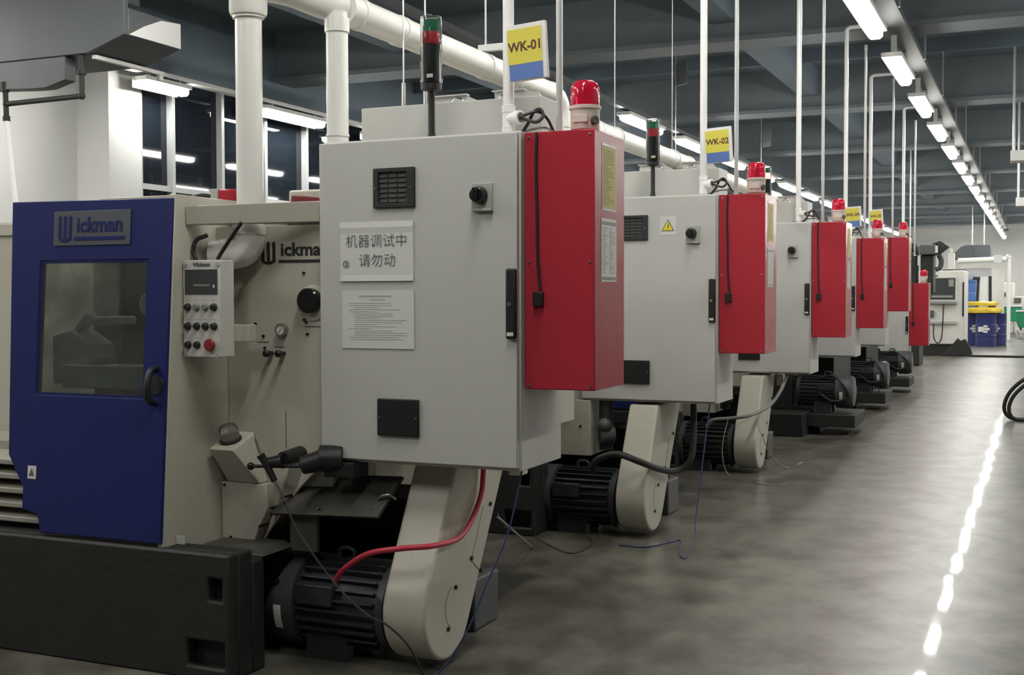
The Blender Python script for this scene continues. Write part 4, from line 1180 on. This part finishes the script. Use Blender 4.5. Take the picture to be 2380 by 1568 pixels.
for q in ((-2.05, -2.0, 26.95, 26.995, 2.40, 2.55), (-2.40, -2.37, 26.95, 26.995, 2.14, 2.34), (-2.62, -2.55, 27.0, 27.09, 2.02, 2.15)):
    MB().box(*q).build('guide_strip', PAPER, t)
MB().tube([(-2.0, 27.3, 2.36), (-1.95, 27.3, 2.25), (-1.97, 27.3, 2.10), (-2.07, 27.3, 2.05)], .05).build('hose_bundle', CASTG, t)
MB().cyl((-2.6, 27.4, 2.62), (-2.6, 27.4, 5.29), .015, seg=8).build('supply_pipe', GALV, t)
# barrels
def barrel(label=None, proto=[]):
    t = thing('barrel', (0, 0, 0.001), label, 'barrel', 'dark blue barrels')
    r = .29
    MB().lathe([(r * .97, .001), (r, .012), (r, .30), (r * 1.03, .31), (r * 1.03, .325), (r, .335), (r, .60), (r * 1.03, .61), (r * 1.03, .625), (r, .635), (r, .93), (r * 1.02, .94), (r * 1.02, .955), (r * .96, .955), (r * .95, .94), (0, .94)], (0, 0, 0), seg=36).build('drum', BARREL, t)
    b = MB()
    for (cz, h, wd) in ((.50, .12, .11),):
        for (p, q) in ((.62, .56), (.545, .475), (.46, .40)):
            wa = .10 * (1 - abs((p + q) / 2 - .51) / .14) + .015
            b.box(-wa, wa, -r * 1.032, -r * 1.022, q, p)
    b.build('emblem', PAPER, t, smooth=False)
    return t
b0 = barrel('dark blue barrel next to the white turning centre')
b0.location = (-1.80, 38.75, .001)
b1 = dup(b0, (0, 0, 0), 'dark blue barrel in the middle of three, with a white square label'); b1.location = (-1.47, 38.25, .001)
MB().box(-.20, -.06, -.33, -.30, .43, .58).build('paper_label', PAPER, b1, smooth=False)
b2 = dup(b0, (0, 0, 0), 'dark blue barrel standing at the aisle side of three'); b2.location = (-1.21, 39.0, .001)
def yellow_bag(x0, x1, y0, y1, z0, z1, lab):
    b = MB()
    n = 10
    b.lathe([(.85, 0), (.97, .12), (1.0, .45), (.97, .8), (.85, .97), (0, 1.0)], (0, 0, 0), seg=24)
    for v in b.bm.verts:
        v.co.x += .05 * math.sin(7 * v.co.y + 3 * v.co.z); v.co.z += .05 * math.sin(5 * v.co.x + 2) * (v.co.z > .2)
    M = Matrix.Translation(((x0 + x1) / 2, (y0 + y1) / 2, z0)) @ Matrix.Diagonal(((x1 - x0) / 2, (y1 - y0) / 2, z1 - z0, 1))
    o = b.xform(M).build('yellow_bag', YELB)
    return tag(o, lab, 'bag')
yellow_bag(-2.08, -1.04, 37.95, 39.3, .962, 1.15, 'shiny yellow plastic bag lying flat on the blue barrels')
yellow_bag(-2.05, -1.14, 38.1, 39.1, 1.185, 1.32, 'upper yellow plastic bag on top of the shiny one')
# extraction hood, pipe run, strip curtain with crates behind
t = thing('extraction_hood', (-2.2, 46.4, 2.8), 'grey extraction hood with sloped shoulder above the far white machine', 'hood')
MB().prism([(-3.0, 2.82), (-1.65, 2.82), (-1.65, 3.29), (-2.45, 3.29), (-2.62, 3.24), (-2.85, 3.02)], 'y', 46, 48).build('shell', DUCTG, t, bevel=.01)
MB().box(-2.22, -2.20, 45.97, 45.999, 2.85, 3.26).build('seam', CASTG, t, smooth=False)
MB().cyl((-2.3, 47, 3.29), (-2.3, 47, 5.29), .02, seg=8).cyl((-1.9, 47, 3.29), (-1.9, 47, 5.29), .02, seg=8).build('hanger', GALV, t)
t = thing('white_pipe', (-1.7, 44.0, 0), 'white pipe run on the far machine with a drop at its end', 'pipe')
MB().cyl((-2.6, 43.9, 2.68), (-1.05, 43.9, 2.72), .09).cyl((-.98, 43.9, 2.74), (-.98, 43.9, .001), .06).build('pipe', PVC, t)
MB().box(-1.45, -1.20, 43.75, 44.05, 2.60, 2.86).tube([(-1.10, 43.9, 2.70), (-1.02, 43.9, 2.80), (-.98, 43.9, 2.74)], .08).build('valve', GALV, t)
t = thing('strip_curtain', (-1.95, 44.5, 0), 'clear plastic strip curtain in a white frame, rolled up at the top', 'curtain')
MB().box(-2.46, -1.50, 44.4, 44.5, 2.43, 2.55).box(-1.53, -1.15, 44.4, 44.9, .001, 2.43).box(-2.52, -2.46, 44.4, 44.5, .001, 2.55).build('frame', CNCW, t)
b = MB()
random.seed(11)
for k in range(16):
    x = -2.44 + k * .056
    b.box(x, x + .048, 44.42, 44.425, 2.05 + random.uniform(-.08, .08), 2.43)
b.build('strips', STRIP, t, smooth=False)
t = thing('crate_stack', (-2.25, 46, 0), 'tall stack of light blue crates behind the strip curtain', 'crates')
for k in range(7):
    MB().box(-2.45, -2.08, 45.2, 45.8, .002 + k * .32, .31 + k * .32).build('crate', BLUER, t, bevel=.02)
t = thing('pallet_lift', (-1.72, 42.3, 0), 'hand pallet lift with dark mast and pale screen behind the barrels', 'lift')
MB().cyl((-1.93, 42, .001), (-1.86, 42, 2.0), .045, seg=10).cyl((-1.48, 42, .001), (-1.50, 42, 2.12), .05, seg=10).build('mast', CAST, t)
MB().box(-2.02, -1.80, 41.9, 42.06, 2.0, 2.10).build('cross_head', CAST, t, bevel=.01)
MB().box(-1.82, -1.56, 42.02, 42.06, .40, 2.10).build('screen', HOUS, t, smooth=False)
MB().box(-1.95, -1.45, 42.07, 42.9, .02, .12).build('fork', CAST, t)
MB().cyl((-1.45, 41.9, 1.12), (-1.35, 41.9, 1.25), .09, seg=12).build('winch', CASTG, t)
# white machines and green bins further back
t = thing('white_machine', (-.8, 52, 0), 'white machine with small dark fittings against the far wall', 'machine')
MB().box(-1.55, -.95, 51.5, 53, .001, 2.0).box(-.94, .2, 51.3, 53, .001, 1.45).build('body', CNCW, t, bevel=.03)
for q in ((-.949, -.7, 51.2, 51.299, 1.20, 1.40), (-1.4, -1.25, 51.3, 51.49, 1.45, 1.62), (-.55, -.47, 51.2, 51.29, 1.40, 1.85)):
    MB().box(*q).build('fitting', CASTG, t, bevel=.02)
MB().box(-1.6, .2, 51.0, 51.29, .95, 1.15).build('bed', GALV, t)
gb = thing('green_bin', (0, 0, .001), 'green plastic bin farther back beside the aisle', 'bin', 'green bins at the far end')
MB().hexa([(-.30, -.3, .08), (.30, -.3, .08), (.30, .3, .08), (-.30, .3, .08)], [(-.36, -.36, .62), (.36, -.36, .62), (.36, .36, .62), (-.36, .36, .62)]).build('tub', GREEN, gb, bevel=.03)
MB().box(-.38, .38, -.38, .38, .625, .68).build('rim', PAPER, gb, bevel=.01)
for sx in (-1, 1):
    for sy in (-1, 1):
        MB().cyl((sx * .22, sy * .22, .002), (sx * .22, sy * .22, .079), .03, seg=8).build('caster', BLACK, gb)
gb.location = (-.98, 48.5, .45)
g2 = dup(gb, (0, 0, 0), 'green plastic bin nearer the aisle middle, lower one at the picture edge'); g2.location = (-.40, 45.5, .30)
for gx, gy, gz, lab in ((-.98, 48.5, .45, 'low steel stand under the farther green bin'), (-.40, 45.5, .30, 'low steel stand under the nearer green bin')):
    tag(MB().box(gx - .4, gx + .4, gy - .4, gy + .4, gz - .06, gz).box(gx - .36, gx - .30, gy - .36, gy + .36, .001, gz - .061).box(gx + .30, gx + .36, gy - .36, gy + .36, .001, gz - .061).build('bin_stand', GALV), lab, 'stand', 'stands under the bins')
t = thing('wall_camera', (-.55, 61.9, 3.2), 'small dark camera on the white end wall', 'camera')
MB().box(-.62, -.5, 61.7, 61.85, 3.2, 3.32).cyl((-.56, 61.85, 3.26), (-.56, 61.999, 3.26), .03, seg=8).build('camera_body', CASTG, t)
